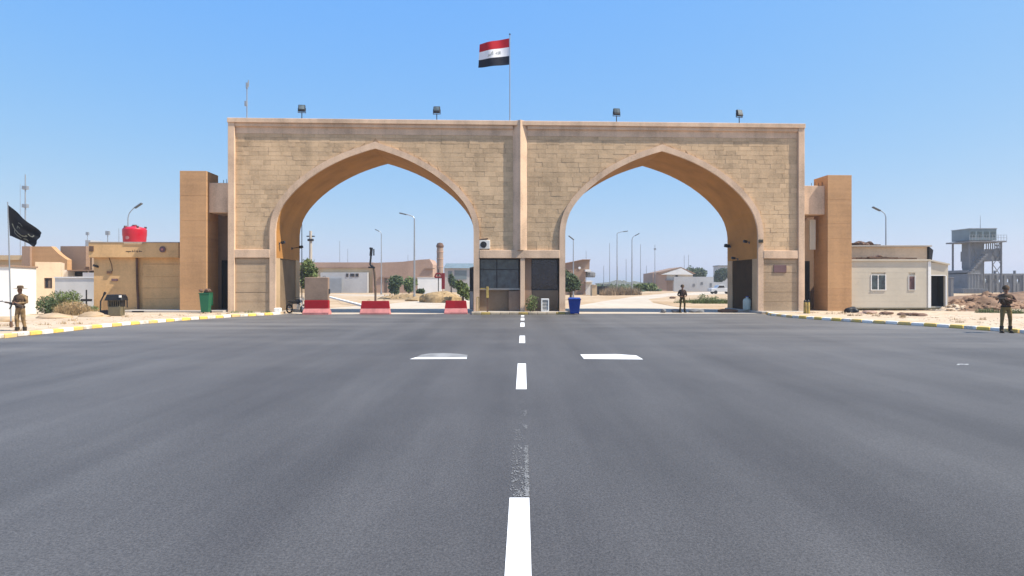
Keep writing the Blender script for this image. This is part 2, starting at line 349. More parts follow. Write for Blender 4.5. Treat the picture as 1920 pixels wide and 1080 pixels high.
# road paint: worn through at noise spots
def paint(name, wear):
    m = bpy.data.materials.new(name); m.use_nodes = True
    n, l = m.node_tree.nodes, m.node_tree.links; b = n['Principled BSDF']
    g = n.new('ShaderNodeNewGeometry'); t = n.new('ShaderNodeTexNoise'); t.inputs['Scale'].default_value = 22 if wear < .5 else 45; t.inputs['Detail'].default_value = 6
    t.inputs['Roughness'].default_value = .75
    l.new(g.outputs['Position'], t.inputs['Vector'])
    r = n.new('ShaderNodeValToRGB'); e = r.color_ramp.elements
    e[0].position, e[1].position = wear, wear + .08
    fac = t.outputs[0]
    if wear > .4:                     # wear comes in clumps
        t2 = n.new('ShaderNodeTexNoise'); t2.inputs['Scale'].default_value = 5; t2.inputs['Detail'].default_value = 4; l.new(g.outputs['Position'], t2.inputs['Vector'])
        mx = n.new('ShaderNodeMath'); mx.operation = 'MULTIPLY_ADD'; mx.inputs[1].default_value = .6; l.new(t2.outputs[0], mx.inputs[0])
        m0 = n.new('ShaderNodeMath'); m0.operation = 'MULTIPLY'; m0.inputs[1].default_value = .4; l.new(t.outputs[0], m0.inputs[0]); l.new(m0.outputs[0], mx.inputs[2]); fac = mx.outputs[0]
    if wear > .5:                     # rubbed away more and more towards the gate
        sp_ = n.new('ShaderNodeSeparateXYZ'); l.new(g.outputs['Position'], sp_.inputs[0])
        mr = n.new('ShaderNodeMapRange'); mr.inputs[1].default_value = 5.5; mr.inputs[2].default_value = 10.5; mr.inputs[3].default_value = .01; mr.inputs[4].default_value = -.08; l.new(sp_.outputs[1], mr.inputs[0])
        ad = n.new('ShaderNodeMath'); l.new(fac, ad.inputs[0]); l.new(mr.outputs[0], ad.inputs[1]); fac = ad.outputs[0]
    e[0].color, e[1].color = (.088, .087, .087, 1), ((.80, .80, .79, 1) if wear < .4 else (.55, .55, .54, 1) if wear < .5 else (.50, .50, .49, 1))
    l.new(fac, r.inputs[0]); l.new(r.outputs[0], b.inputs['Base Color']); b.inputs['Roughness'].default_value = .7
    return m
M['paint'] = paint('road_paint', .22); M['flake'] = mat('old_paint_flakes', (.20, .20, .197), rough=.8, var=.3, scale=6, fine=60, bump=0)
M['fadedmark'] = mat('faded_road_mark', (.25, .25, .245), rough=.8, var=.35, scale=2.5, fine=40, bump=0); M['halfpaint'] = paint('thin_road_paint', .44)
# ================================================================== GROUND
g = MB(); n = 40
g.add([(x, y, -.004) for x, y in ((-3000, -200), (3000, -200), (3000, 6000), (-3000, 6000))], [(0, 1, 2, 3)])
struct(g.build('ground', M['sand']))

KL = [(-17.6, -12), (-17.5, 12), (-17.35, 24), (-17.4, 26.8), (-17.1, 29.5), (-16.6, 32.5), (-15.7, 35.4), (-14.8, 37.3), (-14.05, 38.55)]
KR = [(19.8, -12), (19.6, 12), (19.2, 24), (18.7, 26.4), (18.0, 28.4), (16.9, 30.4), (15.9, 32.8), (15.3, 35.2), (15.15, 37.4), (15.5, 39.0)]
road = MB(); poly = KL + [(-14.0, 39.1)] + [(15.5, 40.2)] + KR[::-1]
road.add([(x, y, .004) for x, y in poly], [tuple(range(len(poly)))[::-1]])
struct(road.build('road', M['asphalt']))
# dusty apron through the arches and the tracks beyond
ap = MB()
pl = [(-14.4, 38.9), (-14.4, 48), (-11.5, 60), (-9.0, 80), (-17.5, 95), (-30, 105), (-30, 112), (-8, 100), (-3.0, 80), (-2.2, 48), (0, 40)]
ap.add([(x, y, 0.0) for x, y in pl], [tuple(range(len(pl)))[::-1]])
pr = [(3.0, 40.05), (3.4, 46), (6.0, 56), (9.6, 68), (17.9, 93.5), (30, 124.7), (47, 150), (75, 175), (75, 150), (35.5, 112), (24.4, 97.6), (16.4, 77), (13.7, 62), (13.2, 51), (15.4, 46.8), (16.2, 40.0)]
ap.add([(x, y, 0.0) for x, y in pr], [tuple(range(len(pr)))])
ap.add([(0, 40.02, 0.0), (3.0, 40.05, 0.0), (3.4, 46, 0.0), (-2.2, 48, 0.0)], [(0, 1, 2, 3)])
struct(ap.build('dusty_road', M['paleroad']))

def offset_poly(line, d):
    out = []
    for i, p in enumerate(line):
        a = Vector(line[max(i - 1, 0)]); b = Vector(line[min(i + 1, len(line) - 1)])
        t = (b - a).normalized(); nrm = Vector((-t.y, t.x)); out.append((p[0] + nrm.x * d, p[1] + nrm.y * d))
    return out

# raised sandy verges behind the kerbs
vl = offset_poly(KL, .27); vr = offset_poly(KR, -.27)
vm = MB(); vm.slab(vl + [(-14.3, 39.2), (-14.3, 47), (-70, 47), (-70, -12)], -.02, .125)
struct(vm.build('verge', M['verge']))
vm = MB(); vm.slab((vr + [(15.9, 40.4), (15.9, 47.4), (80, 47.4), (80, -12)])[::-1], -.02, .125)
struct(vm.build('verge', M['verge']))

# kerbs: one stone after another, alternating white and yellow
def resample(line, step):
    pts = [Vector((*p, 0)) for p in line]; out = []; acc = 0
    for a, b in zip(pts[:-1], pts[1:]):
        L = (b - a).length; d = -acc
        while d + step <= L:
            d += step; out.append((a + (b - a) * (d / L), (b - a).normalized()))
        acc = L - d
    return out
km = MB(); km.box(-.275, .275, -.13, .13, 0, .15); km = km.mesh('kerb_stone', M['kerbwhite'], bevel=.02)
kmy = MB(); kmy.box(-.275, .275, -.13, .13, 0, .15); kmy = kmy.mesh('kerb_stone', M['yellow'], bevel=.02)
def kerb(line, side, label):
    root = thing('kerb', label, 'kerb'); root['kind'] = 'structure'
    k = 0
    for p, t in resample(line, .58):
        if p.y < 18: continue
        nrm = Vector((-t.y, t.x, 0)) * side * .135
        o = link('kerb_stone', kmy if k % 2 else km, root, p + nrm, math.atan2(t.y, t.x) + random.uniform(-.02, .02)); k += 1
        o.location.z = random.uniform(-.012, .004)
    lo = MB(); 
    near = [p for p in line if p[1] < 18.5] + [(line[1][0] * .5 + line[2][0] * .5, 18)]
    q = offset_poly(near, .02 * side); q2 = offset_poly(near, .25 * side)
    pg = q + q2[::-1]
    lo.slab(pg if side < 0 else pg[::-1], 0, .135); lo.build('kerb_run', M['kerbwhite'], root)
kerb(KL, 1, 'white and yellow painted kerb curving past the black flag'); kerb(KR, -1, 'white and yellow painted kerb curving past the white cabin')

# painted marks
marks = []
def mark(pts, m, label, name='lane_marking', group=None):
    b = MB(); b.add([(x, y, .009) for x, y in pts], [tuple(range(len(pts)))]); o = b.build(name, M[m])
    tag(o, label, 'road marking', group); return o
def gpx(*pts): return [G(*p) for p in pts]
lx0, lx1 = .06, .80      # centre line drifts slightly to the right with distance
def cx(y): return .027 + (981 - 960) / F * y - .06
def dash(y0, y1, m, label, wd=.19):
    return mark([(cx(y0) - wd / 2, y0), (cx(y0) + wd / 2, y0), (cx(y1) + wd / 2, y1), (cx(y1) - wd / 2, y1)], m, label, 'centre_dash', 'dashes of the white centre line')
dash(2.6, 5.57, 'paint', 'large solid white centre dash nearest the bottom of the picture', .172)
fk = MB(); rnd = random.Random(21)
for k in range(1700):                                   # what is left of a rubbed away dash: single flakes of paint on the asphalt
    t = rnd.random() ** 1.25; y_ = 5.6 + t * 4.6; x_ = cx(y_) + rnd.choice((rnd.uniform(-.085, .085), rnd.uniform(.05, .085)))
    if noise.noise(Vector((x_ * 9, y_ * 2.5, 3))) < -.2 + t * .30: continue
    s_ = rnd.uniform(.002, .008) * (1.25 - .5 * t); a_ = rnd.uniform(0, 3.14); n_ = rnd.choice((4, 5, 6))
    fk.add([(x_ + s_ * rnd.uniform(.7, 1.6) * math.cos(a_ + 6.283 * q / n_), y_ + 1.6 * s_ * rnd.uniform(.7, 1.4) * math.sin(a_ + 6.283 * q / n_), .0085 + k * 1.2e-6) for q in range(n_)], [tuple(range(n_))])
o = fk.build('worn_dash', M['flake']); tag(o, 'worn speckled centre dash, almost rubbed away, between two solid dashes', 'road marking', kind='stuff')
dash(11.3, 14.95, 'paint', 'solid white centre dash between the two white cross strokes and the worn dash', .19)
dash(20.1, 22.95, 'paint', 'short looking white centre dash just beyond the two cross strokes', .19)
dash(27.7, 30.7, 'paint', 'small far white centre dash, third from the gate kerb', .19)
dash(32.5, 35.0, 'paint', 'smaller far white centre dash, second from the gate kerb', .19)
dash(36.4, 37.7, 'paint', 'tiny farthest white centre dash, closest to the gate kerb', .19)
mark(gpx((1095, 673.5), (1206, 674.5), (1193, 667), (1155, 664.5), (1088, 665))[::1], 'paint', 'solid white cross stroke on the asphalt towards the far guard in the arch', 'cross_marking', 'white cross strokes on the asphalt')
mark(gpx((768, 674), (875, 673.4), (875.5, 670.9), (779, 670.7)), 'paint', 'lower edge stroke of the faded white outline mark', 'cross_marking', 'white cross strokes on the asphalt')
mark(gpx((780, 670.5), (875.6, 670.7), (877, 666), (858, 664), (832, 662.6), (806, 663.4), (790, 665.6)), 'fadedmark', 'thin faded upper part of the white outline mark', 'cross_marking', 'white cross strokes on the asphalt')
mark(gpx((1793, 685), (1818, 684.5), (1815, 683), (1796, 683)), 'halfpaint', 'tiny faint white scrap of paint far out on the asphalt towards the cabin', 'cross_marking')

# ================================================================== GATE (local frame: a along the facade, v into depth, z up)
TH = R(2.35); GO = Vector((.5, 40.0, 0)); gu = Vector((math.cos(TH), math.sin(TH), 0)); gv = Vector((-math.sin(TH), math.cos(TH), 0))
def GL(px, py, v=0.0):
    d = Vector(((px - 960) / F, 1, -(py - HY) / F)); t = (v + GO.dot(gv)) / d.dot(gv)
    p = d * t; q = p - GO; return q.dot(gu), H + p.z
def GA(px, v=0.0): return GL(px, 500, v)[0]
def GW(a, v, z): p = GO + gu * a + gv * v; return Vector((p.x, p.y, z))

gate = thing('monumental_gateway', 'sand coloured stone gateway with two pointed arches spanning the road', 'gateway', GO, TH)
ZT = 12.05; ZC = 11.68; D0 = .20; D1 = 5.2
aL, aR = GA(427), GA(1509)
fw = .40
PROF = [(1, 0), (.9985, .045), (.992, .11), (.978, .18), (.957, .25), (.928, .315), (.89, .38), (.845, .443), (.80, .50), (.74, .566), (.66, .642), (.57, .716), (.49, .772), (.41, .822), (.32, .872), (.235, .912), (.16, .943), (.08, .974), (0, 1.0)]
def arch(pxl, pxr, pytop, pyspring):
    l, r = GA(pxl), GA(pxr); c = (l + r) / 2; hw = (r - l) / 2
    zt = GL((pxl + pxr) / 2, pytop)[1]; zs = GL((pxl + pxr) / 2, pyspring)[1]
    right = [(c + hw * p[0], zs + (zt - zs) * p[1]) for p in PROF]
    left = [(2 * c - a, z) for a, z in right[:-1]]
    return dict(l=l, r=r, c=c, hw=hw, zt=zt, zs=zs, pts=left + right[::-1])
A1 = arch(516, 888, 278, 436); A2 = arch(1060, 1422, 283, 441)
RW = .36
def outer(A, dd=RW, base=.0):
    pts = A['pts']; out = []
    for i, p in enumerate(pts):
        a = Vector(pts[max(i - 1, 0)]); b = Vector(pts[min(i + 1, len(pts) - 1)])
        if i == 0: t = Vector((0, 1))
        elif i == len(pts) - 1: t = Vector((0, -1))
        else: t = ((Vector(p) - a).normalized() + (b - Vector(p)).normalized()).normalized()
        nrm = Vector((-t.y, t.x)); k = 1.2 if i == len(pts) // 2 else 1.0
        out.append((p[0] + nrm.x * dd * k, p[1] + nrm.y * dd * k))
    return out
# core wall: arch strips + boxes
core = MB()
def strip(A):
    pts = A['pts']
    for (a0, z0), (a1, z1) in zip(pts[:-1], pts[1:]):
        vs = [(a0, D0, z0), (a1, D0, z1), (a1, D0, ZT - .05), (a0, D0, ZT - .05), (a0, D1, z0), (a1, D1, z1), (a1, D1, ZT - .05), (a0, D1, ZT - .05)]
        core.add(vs, [(0, 1, 2, 3), (7, 6, 5, 4), (3, 2, 6, 7)])
strip(A1); strip(A2)
for A in (A1, A2):
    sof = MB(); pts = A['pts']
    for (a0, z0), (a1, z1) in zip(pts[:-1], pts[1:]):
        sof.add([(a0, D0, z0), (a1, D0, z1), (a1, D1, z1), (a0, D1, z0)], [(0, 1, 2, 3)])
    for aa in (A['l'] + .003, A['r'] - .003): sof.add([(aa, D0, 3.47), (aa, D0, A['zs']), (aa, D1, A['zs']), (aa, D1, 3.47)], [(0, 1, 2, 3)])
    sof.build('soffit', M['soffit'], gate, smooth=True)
ZL = 3.47; ZB = .0
def solid(a0, a1, z0, z1, v0=D0, v1=D1): core.box(a0, a1, v0, v1, z0, z1)
solid(aL, A1['l'], ZL, ZT - .05); solid(A1['r'], A2['l'], ZL + .02, ZT - .05); solid(A2['r'], aR, ZL, ZT - .05)
# end piers with a deep recess in each jamb
RD = .75
for (o, j, sgn) in ((aL, A1['l'], 1), (aR, A2['r'], -1)):
    q = sorted((o, j)); core.box(q[0], q[1], D0, .95, 0, ZL); core.box(q[0], q[1], 4.35, D1, 0, ZL)
    q = sorted((o, j - sgn * RD)); core.box(q[0], q[1], .95, 4.35, 0, ZL)
# centre pier: a hollow guard post open to the front
core.box(A1['r'], A1['r'] + .3, D0, D1, 0, ZL + .02); core.box(A2['l'] - .3, A2['l'], D0, D1, 0, ZL + .02); core.box(A1['r'] + .3, A2['l'] - .3, D1 - .3, D1, 0, ZL + .02)
core.build('wall', M['joint'], gate)

# archivolts, with legs down to the pavement
for A in (A1, A2):
    r = MB(); inn = [(A['l'], 0)] + A['pts'] + [(A['r'], 0)]; oo = outer(A); out = [(A['l'] - RW, 0)] + oo + [(A['r'] + RW, 0)]
    v0, v1 = .04, D0
    for (p0, q0, p1, q1) in zip(inn[:-1], out[:-1], inn[1:], out[1:]):
        vs = [(p0[0], v0, p0[1]), (p1[0], v0, p1[1]), (q1[0], v0, q1[1]), (q0[0], v0, q0[1]), (p0[0], v1, p0[1]), (p1[0], v1, p1[1]), (q1[0], v1, q1[1]), (q0[0], v1, q0[1])]
        r.add(vs, [(0, 1, 2, 3), (0, 4, 5, 1), (3, 2, 6, 7)])
    o = r.build('archivolt', M['render'], gate, smooth=True, angle=.5)
# frame and coping
cop = MB(); ap_, w_ = GA(975.5), .42
cop.prism([(aL - .03, ZC + .09), (aL - .03, ZT), (aR + .03, ZT), (aR + .03, ZC + .09)], -.06, D1 + .06)
cop.box(aL + fw, ap_ - .45, .05, D0, ZC - .12, ZC + .09); cop.box(ap_ + .45, aR - fw, .05, D0, ZC - .12, ZC + .09)
cop.build('coping', M['render'], gate, bevel=.02)
for a0, a1 in ((aL, aL + fw), (aR - fw, aR)):
    f = MB(); f.box(a0, a1, 0, D0, 0, ZC + .09); f.build('frame_pier', M['render'], gate, bevel=.015)
bd = MB()
bd.box(aL + fw, ap_ - .45, D0 - .03, D0, 11.15, ZC - .12); bd.box(ap_ + .45, aR - fw, D0 - .03, D0, 11.15, ZC - .12)
bd.build('plain_band', M['render'], gate)
# V shaped centre rib
rb = MB(); hw = .45
rb.add([(ap_ - hw, D0, ZL + .5), (ap_, -.16, ZL + .5), (ap_ + hw, D0, ZL + .5), (ap_ - hw, D0, ZT + .03), (ap_, -.16, ZT + .03), (ap_ + hw, D0, ZT + .03)], [(0, 1, 4, 3), (1, 2, 5, 4), (3, 4, 5), (2, 1, 0)])
rb.build('centre_rib', M['render'], gate)
# ledges
ZE = 3.98
for a0, a1 in ((aL + fw, A1['l'] - RW), (A1['r'] + RW, A2['l'] - RW), (A2['r'] + RW, aR - fw)):
    b = MB(); b.box(a0, a1, .02, D0, ZL, ZE); b.build('ledge', M['render'], gate, bevel=.02)
# lower stone panels of the end piers, slab by slab
for a0, a1 in ((aL + fw, A1['l'] - RW), (A2['r'] + RW, aR - fw)):
    z = .12; hs = [.62, .60, .58, .66, .56, .30]
    for h_ in hs:
        z1 = min(z + h_, ZL); 
        k = random.uniform(.45, .55); am = a0 + (a1 - a0) * k
        s = MB(); s.box(a0 + .01, a1 - .01, D0 - .06 - random.uniform(0, .012), D0, z + .008, z1 - .008); s.build('stone_slab', M['slab'], gate, bevel=.006)
        z = z1
# small worn plaque on the plain lower panel
pq = MB(); a0, z1 = GL(1452, 497); a1, z0 = GL(1476, 511); pq.box(a0, a1, D0 - .12, D0 - .07, z0, z1); pq.build('plaque', M['signpurple'], gate, bevel=.01)

# facing stones: coursed ashlar clipped to the arches, 300 largest as parts, the rest joined
courses = []; z = ZE
while z < 11.14:
    h_ = random.choice((.27, .29, .29, .31)); z1 = min(z + h_, 11.15)
    if 11.15 - z1 < .12: z1 = 11.15
    courses.append((z, z1)); z = z1
def excl(A, z):                                   # outer ring half-extent at height z
    oo = outer(A, RW + .01); L = oo[:len(oo) // 2 + 1]
    if z >= L[-1][1]: return None
    if z <= L[0][1]: return L[0][0]
    for (a0, z0), (a1, z1) in zip(L[:-1], L[1:]):
        if z0 <= z <= z1: return a0 + (a1 - a0) * (z - z0) / max(z1 - z0, 1e-6)
    return None
stones = []
for (s0, s1, A) in ((aL + fw, ap_ - hw, A1), (ap_ + hw, aR - fw, A2)):
    for ci, (z0, z1) in enumerate(courses):
        a = s0; segs = []
        while a < s1 - .01:
            wd = random.choice((.45, .55, .6, .7, .8, .95)); b = min(a + wd, s1)
            if s1 - b < .25: b = s1
            segs.append((a, b)); a = b
        e0, e1 = excl(A, z0), excl(A, z1)
        for a, b in segs:
            g_ = .006
            quad = None
            if e0 is None: quad = [(a, z0), (b, z0), (b, z1), (a, z1)]
            else:
                E0 = e0; E1 = e1 if e1 is not None else A['c']
                F0, F1 = 2 * A['c'] - E0, 2 * A['c'] - E1
                for side in (0, 1):
                    if side == 0:   # stones left of the arch: right edge limited by E
                        if a >= E1 - .08 : continue
                        b0, b1 = min(b, max(E0, a)), min(b, E1)
                        if b0 - a < .03 and b1 - a < .12: continue
                        q = [(a, z0), (max(b0, a + .02), z0), (b1, z1), (a, z1)]
                    else:
                        if b <= F1 + .08: continue
                        a0_, a1_ = max(a, min(F0, b)), max(a, F1)
                        if b - a0_ < .03 and b - a1_ < .12: continue
                        q = [(min(a0_, b - .02), z0), (b, z0), (b, z1), (a1_, z1)]
                    stones.append((q, g_))
            if quad: stones.append((quad, g_))
stones.sort(key=lambda s: -abs((s[0][1][0] - s[0][0][0]) + (s[0][2][0] - s[0][3][0])) * (s[0][2][1] - s[0][1][1]))
pick = stones[:300]
rest = MB()
def stone_mesh(q, gp, b, mi=0):
    v0 = D0 - .009 - random.uniform(0, .009); t0, t1 = random.uniform(-.006, .006), random.uniform(-.006, .006)
    ca = sum(p[0] for p in q) / 4; cz = sum(p[1] for p in q) / 4
    def ins(p, k): 
        return (p[0] + (gp * k if p[0] < ca else -gp * k), p[1] + (gp * k if p[1] < cz else -gp * k))
    o_ = [ins(p, .7) for p in q]; i_ = [ins(p, 1.6) for p in q]
    vs = [(p[0], D0 - .002, p[1]) for p in o_] + [(p[0], v0 + .004, p[1]) for p in o_] + [(p[0], v0 + (t0 if k in (0, 3) else t1), p[1]) for k, p in enumerate(i_)]
    fs = []
    for k in range(4):
        n_ = (k + 1) % 4; fs += [(k, n_, 4 + n_, 4 + k), (4 + k, 4 + n_, 8 + n_, 8 + k)]
    fs.append((8, 9, 10, 11)); b.add(vs, fs, mi)
for q, gp in pick:
    b = MB(); stone_mesh(q, gp, b); b.build('facing_stone', M['stone'], gate)
srnd = [mat('limestone_b%d' % k, tuple(c * f_ for c in (.55, .385, .23)), var=.22, scale=.5, fine=8, bump=.5, streak=.2) for k, f_ in enumerate((.95, .985, 1.015, 1.05))]
for q, gp in stones[300:]: stone_mesh(q, gp, rest, random.randrange(4))
o = rest.build('facing_stone', srnd, gate); o['kind'] = 'stuff'
print('STONES', len(stones))

# door in the first recess; dark sheet painting the shade of the second
d = MB(); a = A1['l'] - RD
d.box(a + RD - .14, a + RD - .06, .953, 4.347, .145, ZL - .003); d.build('door', M['shutter'], gate, bevel=.01)
d = MB(); a = A2['r'] + RD
d.box(a - RD + .06, a - RD + .14, .953, 4.347, .145, ZL - .003); d.build('door', M['recessshade'], gate, bevel=.01)
# ---- guard booth fittings between the legs of the centre pier
c0, c1 = A1['r'] + RW, A2['l'] - RW
pm = GA(980)
b = MB(); b.box(pm - .14, pm + .14, .06, .5, .12, ZL); b.build('middle_post', M['render'], gate, bevel=.01)
# window side towards the red barriers
zs = 1.57
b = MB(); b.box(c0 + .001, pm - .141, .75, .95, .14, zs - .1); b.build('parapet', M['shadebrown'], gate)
b = MB(); b.box(c0 + .001, pm - .141, .55, 1.05, zs - .1, zs + .02); b.build('counter', M['concrete'], gate, bevel=.01)
wf = MB(); 
for a in (c0 + .03, (c0 + pm) / 2 - .25, pm - .2): wf.box(a - .03, a + .03, .80, .88, zs + .02, ZL)
wf.box(c0, pm - .14, .80, .88, ZL - .08, ZL); wf.box(c0, pm - .14, .81, .87, 2.75, 2.80)
wfo = wf.build('window_frame', M['darkmetal'], gate)
p = MB(); p.box(c0 + .06, (c0 + pm) / 2 - .28, .83, .845, zs + .02, 2.75); p.box((c0 + pm) / 2 - .22, pm - .23, .83, .845, zs + .02, 2.75); p.box(c0 + .06, pm - .2, .83, .845, 2.80, ZL - .08); p.build('pane', M['glass'], wfo)
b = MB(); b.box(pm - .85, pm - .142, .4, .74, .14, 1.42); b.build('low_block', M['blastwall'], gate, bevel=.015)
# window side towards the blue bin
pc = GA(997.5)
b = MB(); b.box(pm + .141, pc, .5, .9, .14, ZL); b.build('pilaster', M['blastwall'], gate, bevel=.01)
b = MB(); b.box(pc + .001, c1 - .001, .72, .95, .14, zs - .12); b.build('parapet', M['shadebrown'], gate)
wf = MB(); wf.box(pc, pc + .06, .74, .86, zs - .12, ZL); wf.box(c1 - .06, c1, .74, .86, zs - .12, ZL); wf.box(pc + .06, c1 - .06, .74, .86, ZL - .08, ZL); wf.box(pc + .06, c1 - .06, .74, .86, zs - .12, zs - .04)
wfo = wf.build('window_frame', M['darkmetal'], gate)
p = MB(); p.box(pc + .06, c1 - .06, .79, .805, zs - .04, ZL - .08); p.build('pane', M['glassdark'], wfo)

# plinths
pv = MB(); pts = [GW(a, v, 0) for a, v in ((aL - .1, -.75), (A1['l'] + .12, -.75), (A1['l'] + .12, D1 + .2), (aL - .1, D1 + .2))]
pv.slab([(p.x, p.y) for p in pts], 0.002, .14); o = pv.build('pavement', M['concrete'], bevel=.02); struct(o)
pv = MB(); pts = [GW(a, v, 0) for a, v in ((A1['r'] - .12, -1.0), (A2['l'] + .12, -1.0), (A2['l'] + .12, D1 + .2), (A1['r'] - .12, D1 + .2))]
pv.slab([(p.x, p.y) for p in pts], 0.002, .14); o = pv.build('pavement', M['concrete'], bevel=.02); struct(o)
pv = MB(); pts = [GW(a, v, 0) for a, v in ((A2['r'] - .12, -.75), (aR + .1, -.75), (aR + .1, D1 + .2), (A2['r'] - .12, D1 + .2))]
pv.slab([(p.x, p.y) for p in pts], 0.002, .142); o = pv.build('pavement', M['concrete'], bevel=.02); struct(o)
# painted kerb of the centre island
ki = thing('kerb', 'low kerb with worn yellow paint round the guard booth island', 'kerb', GO, TH); ki['kind'] = 'structure'
kdm = km.copy(); kdm.materials.clear(); kdm.materials.append(M['kerbdull']); kdy = km.copy(); kdy.materials.clear(); kdy.materials.append(M['olddull'])
a = A1['r'] - .1; k = 0
while a < A2['l'] + .1:
    link('kerb_stone', kdy if k % 4 == 1 else kdm, ki, (a + .28, -1.14, 0)); a += .57; k += 1

# ================================================================== SIDE TOWERS
def tower(pxa, pxb, pytop, label, inner_a, sgn, beam):
    a0, a1 = GA(pxa, .3), GA(pxb, .3); zt = GL(pxa, pytop, .3)[1]
    T = thing('side_tower', label, 'tower', GW((a0 + a1) / 2, .3, 0), TH, 'flanking towers of the gateway')
    hw_ = (a1 - a0) / 2; dep = 1.75
    z = 0; nlev = 5; cuts = [0, 1.55, 3.2, 4.75, 5.75, 7.3, zt]
    for z0, z1 in zip(cuts[:-1], cuts[1:]):
        s = MB(); s.box(-hw_, hw_, 0, dep, z0 + (.003 if z0 else 0), z1 - .003); s.build('wall_block', M['tower'], T, bevel=.008)
    s = MB(); s.box(-hw_ + .03, hw_ - .03, .03, dep - .03, 0.01, zt - .02); s.build('core', M['tower'], T)
    # link beam to the gateway
    b0, b1 = beam; zb1, zb0 = GL(pxb, b0, .5)[1], GL(pxb, b1, .5)[1]
    o = GA(inner_a) - (a0 + a1) / 2
    q = sorted((sgn * hw_, o))
    s = MB(); s.box(q[0] + .002, q[1] - .002, .35, 2.6, zb0, zb1); s.build('link_beam', M['render'], T, bevel=.015)
    s = MB()
    for i in range(4): s.tube((q[0] + (q[1] - q[0]) * (.55 + .14 * i), .6, zb1), (q[0] + (q[1] - q[0]) * (.55 + .14 * i), .6, zb1 + .22 + .05 * (i % 2)), .018, n=5)
    s.build('rebar', M['rust'], T)
    # set-back wall; black sheet below stands in for the passage's shade
    e0, e1 = (q[0] - 1.2, q[1] - .002) if sgn > 0 else (q[0] + .002, q[1] + 1.2)
    s = MB(); s.box(e0, e1, 2.61, 2.8, 3.4, zb1); s.box(e0, e1, 2.61, 2.8, 0, 3.4); s.build('back_wall', M['brownwall'], T)
    s = MB(); s.box(q[0] + .002, q[1] - .002, 2.28, 2.36, .13, 3.4); s.build('passage_shade', M['black'], T)
    s = MB(); s.box(q[0] + .1, q[0] + .16, 2.2, 2.28, .13, 3.4); s.box(q[0] + .1, q[1] - .1, 2.2, 2.28, 3.32, 3.4); s.build('passage_frame', M['darkmetal'], T)
    return T, q, zb0
TL = tower(337, 387, 320, 'plain rendered tower beside the guard building with the red tank', 428, 1, (342, 398))
TR = tower(1552, 1597, 328, 'plain rendered tower beside the white cabin, casting no tank', 1508, -1, (348, 402))
TR[0]['label'] = 'plain rendered tower beside the white cabin with a pale panel at its link'
q = TR[1]
s = MB(); s.box(q[1] - .72, q[1] - .32, .9, 1.0, GL(1515, 466)[1], GL(1515, 408)[1]); s.build('pale_panel', M['panelwhite'], TR[0])
s = MB(); s.box(q[1] - .8, q[1] - .72, .9, 1.0, GL(1515, 466)[1], GL(1515, 408)[1]); 
# ================================================================== THINGS ON THE GATE
def gthing(name, label, cat, px, py, v, group=None, z=None, rz=0):
    a, zz = GL(px, py, v); return thing(name, label, cat, GW(a, v, zz if z is None else z), TH + rz, group)
# floodlights on short stands
def floodlight(px, label, yaw):
    T = thing('floodlight', label, 'floodlight', GW(GA(px, .5), .5, ZT + .001), TH + yaw, 'floodlights along the top of the gateway')
    b = MB(); b.tube((0, 0, 0), (0, 0, .52), .028); b.box(-.1, .1, -.08, .08, 0, .02); b.build('stand', M['darkmetal'], T)
    b = MB(); b.box(-.24, -.215, -.03, .03, .5, .78); b.box(.215, .24, -.03, .03, .5, .78); b.box(-.24, .24, -.03, .03, .48, .51); b.build('bracket', M['darkmetal'], T)
    b = MB(); c = Vector((0, -.03, .76)); rx = R(-18)
    b.obox(c, .42, .16, .44, rx=rx); o = b.build('housing', M['black'], T, bevel=.03)
    b = MB(); b.obox(c + Matrix.Rotation(rx, 3, 'X') @ Vector((0, -.085, .03)), .34, .012, .28, rx=rx); b.build('lens', M['lampglass'], T)
floodlight(566, 'black floodlight above the first arch, nearest the antenna mast', .12)
floodlight(819, 'black floodlight between the first arch and the national flag', -.1)
floodlight(1156, 'black floodlight on the coping short of the peak of the second arch', .05)
floodlight(1386, 'black floodlight at the cabin end of the gateway roof', .3)
# slim antenna mast
T = thing('antenna_mast', 'slim grey antenna mast with small side box on the gateway corner', 'antenna', GW(GA(463, .6), .6, ZT + .001), TH)
b = MB(); b.tube((0, 0, 0), (0, 0, 2.25), .035, .03); b.box(-.12, .12, -.12, .12, 0, .03); b.build('mast', M['steel'], T)
b = MB(); b.box(-.13, .02, -.08, .08, .9, 1.2); b.build('junction_box', M['steel'], T, bevel=.01)
b = MB(); b.tube((0, 0, 2.0), (0, 0, 2.35), .07); b.tube((.09, 0, 2.1), (.09, 0, 2.5), .035); b.build('antenna_head', M['steel'], T)
# national flag
fp = GW(GA(956, .7), .7, ZT + .001); zt = Z(66, fp.y)
T = thing('flagpole', 'thin grey flagpole on the gateway roof carrying the national flag', 'flagpole', fp, TH)
b = MB(); b.tube((0, 0, 0), (0, 0, zt - fp.z), .035, .025); b.box(-.15, .15, -.15, .15, 0, .03); b.build('pole', M['steel'], T)
b = MB(); b.lathe([(.01, 0), (.05, .03), (.05, .08), (.01, .12)], 10, (0, 0, zt - fp.z)); b.build('finial', M['darkmetal'], T)
FT, FB = Z(72, fp.y), Z(124, fp.y); FWD = 58 / F * fp.y
def flagpos(u, v):       # u from the pole outwards (to -x), v from top to bottom
    x = -.04 - u * FWD * (.955 + .045 * v)
    z = FT - v * (FT - FB) * .96 - (.37 - .20 * v) * u + .025 * math.sin(6.0 * u + 1.2 * v)
    y = .16 * math.sin(u * 7.0 + v * 1.2) * u ** .6
    return Vector((x, y, z - fp.z))
b = MB(); N, K = 36, 18
for j in range(K):
    for i in range(N):
        p = [flagpos((i + di) / N, (j + dj) / K) for di, dj in ((0, 0), (1, 0), (1, 1), (0, 1))]
        b.add(p, [(0, 1, 2, 3)], j // 6)
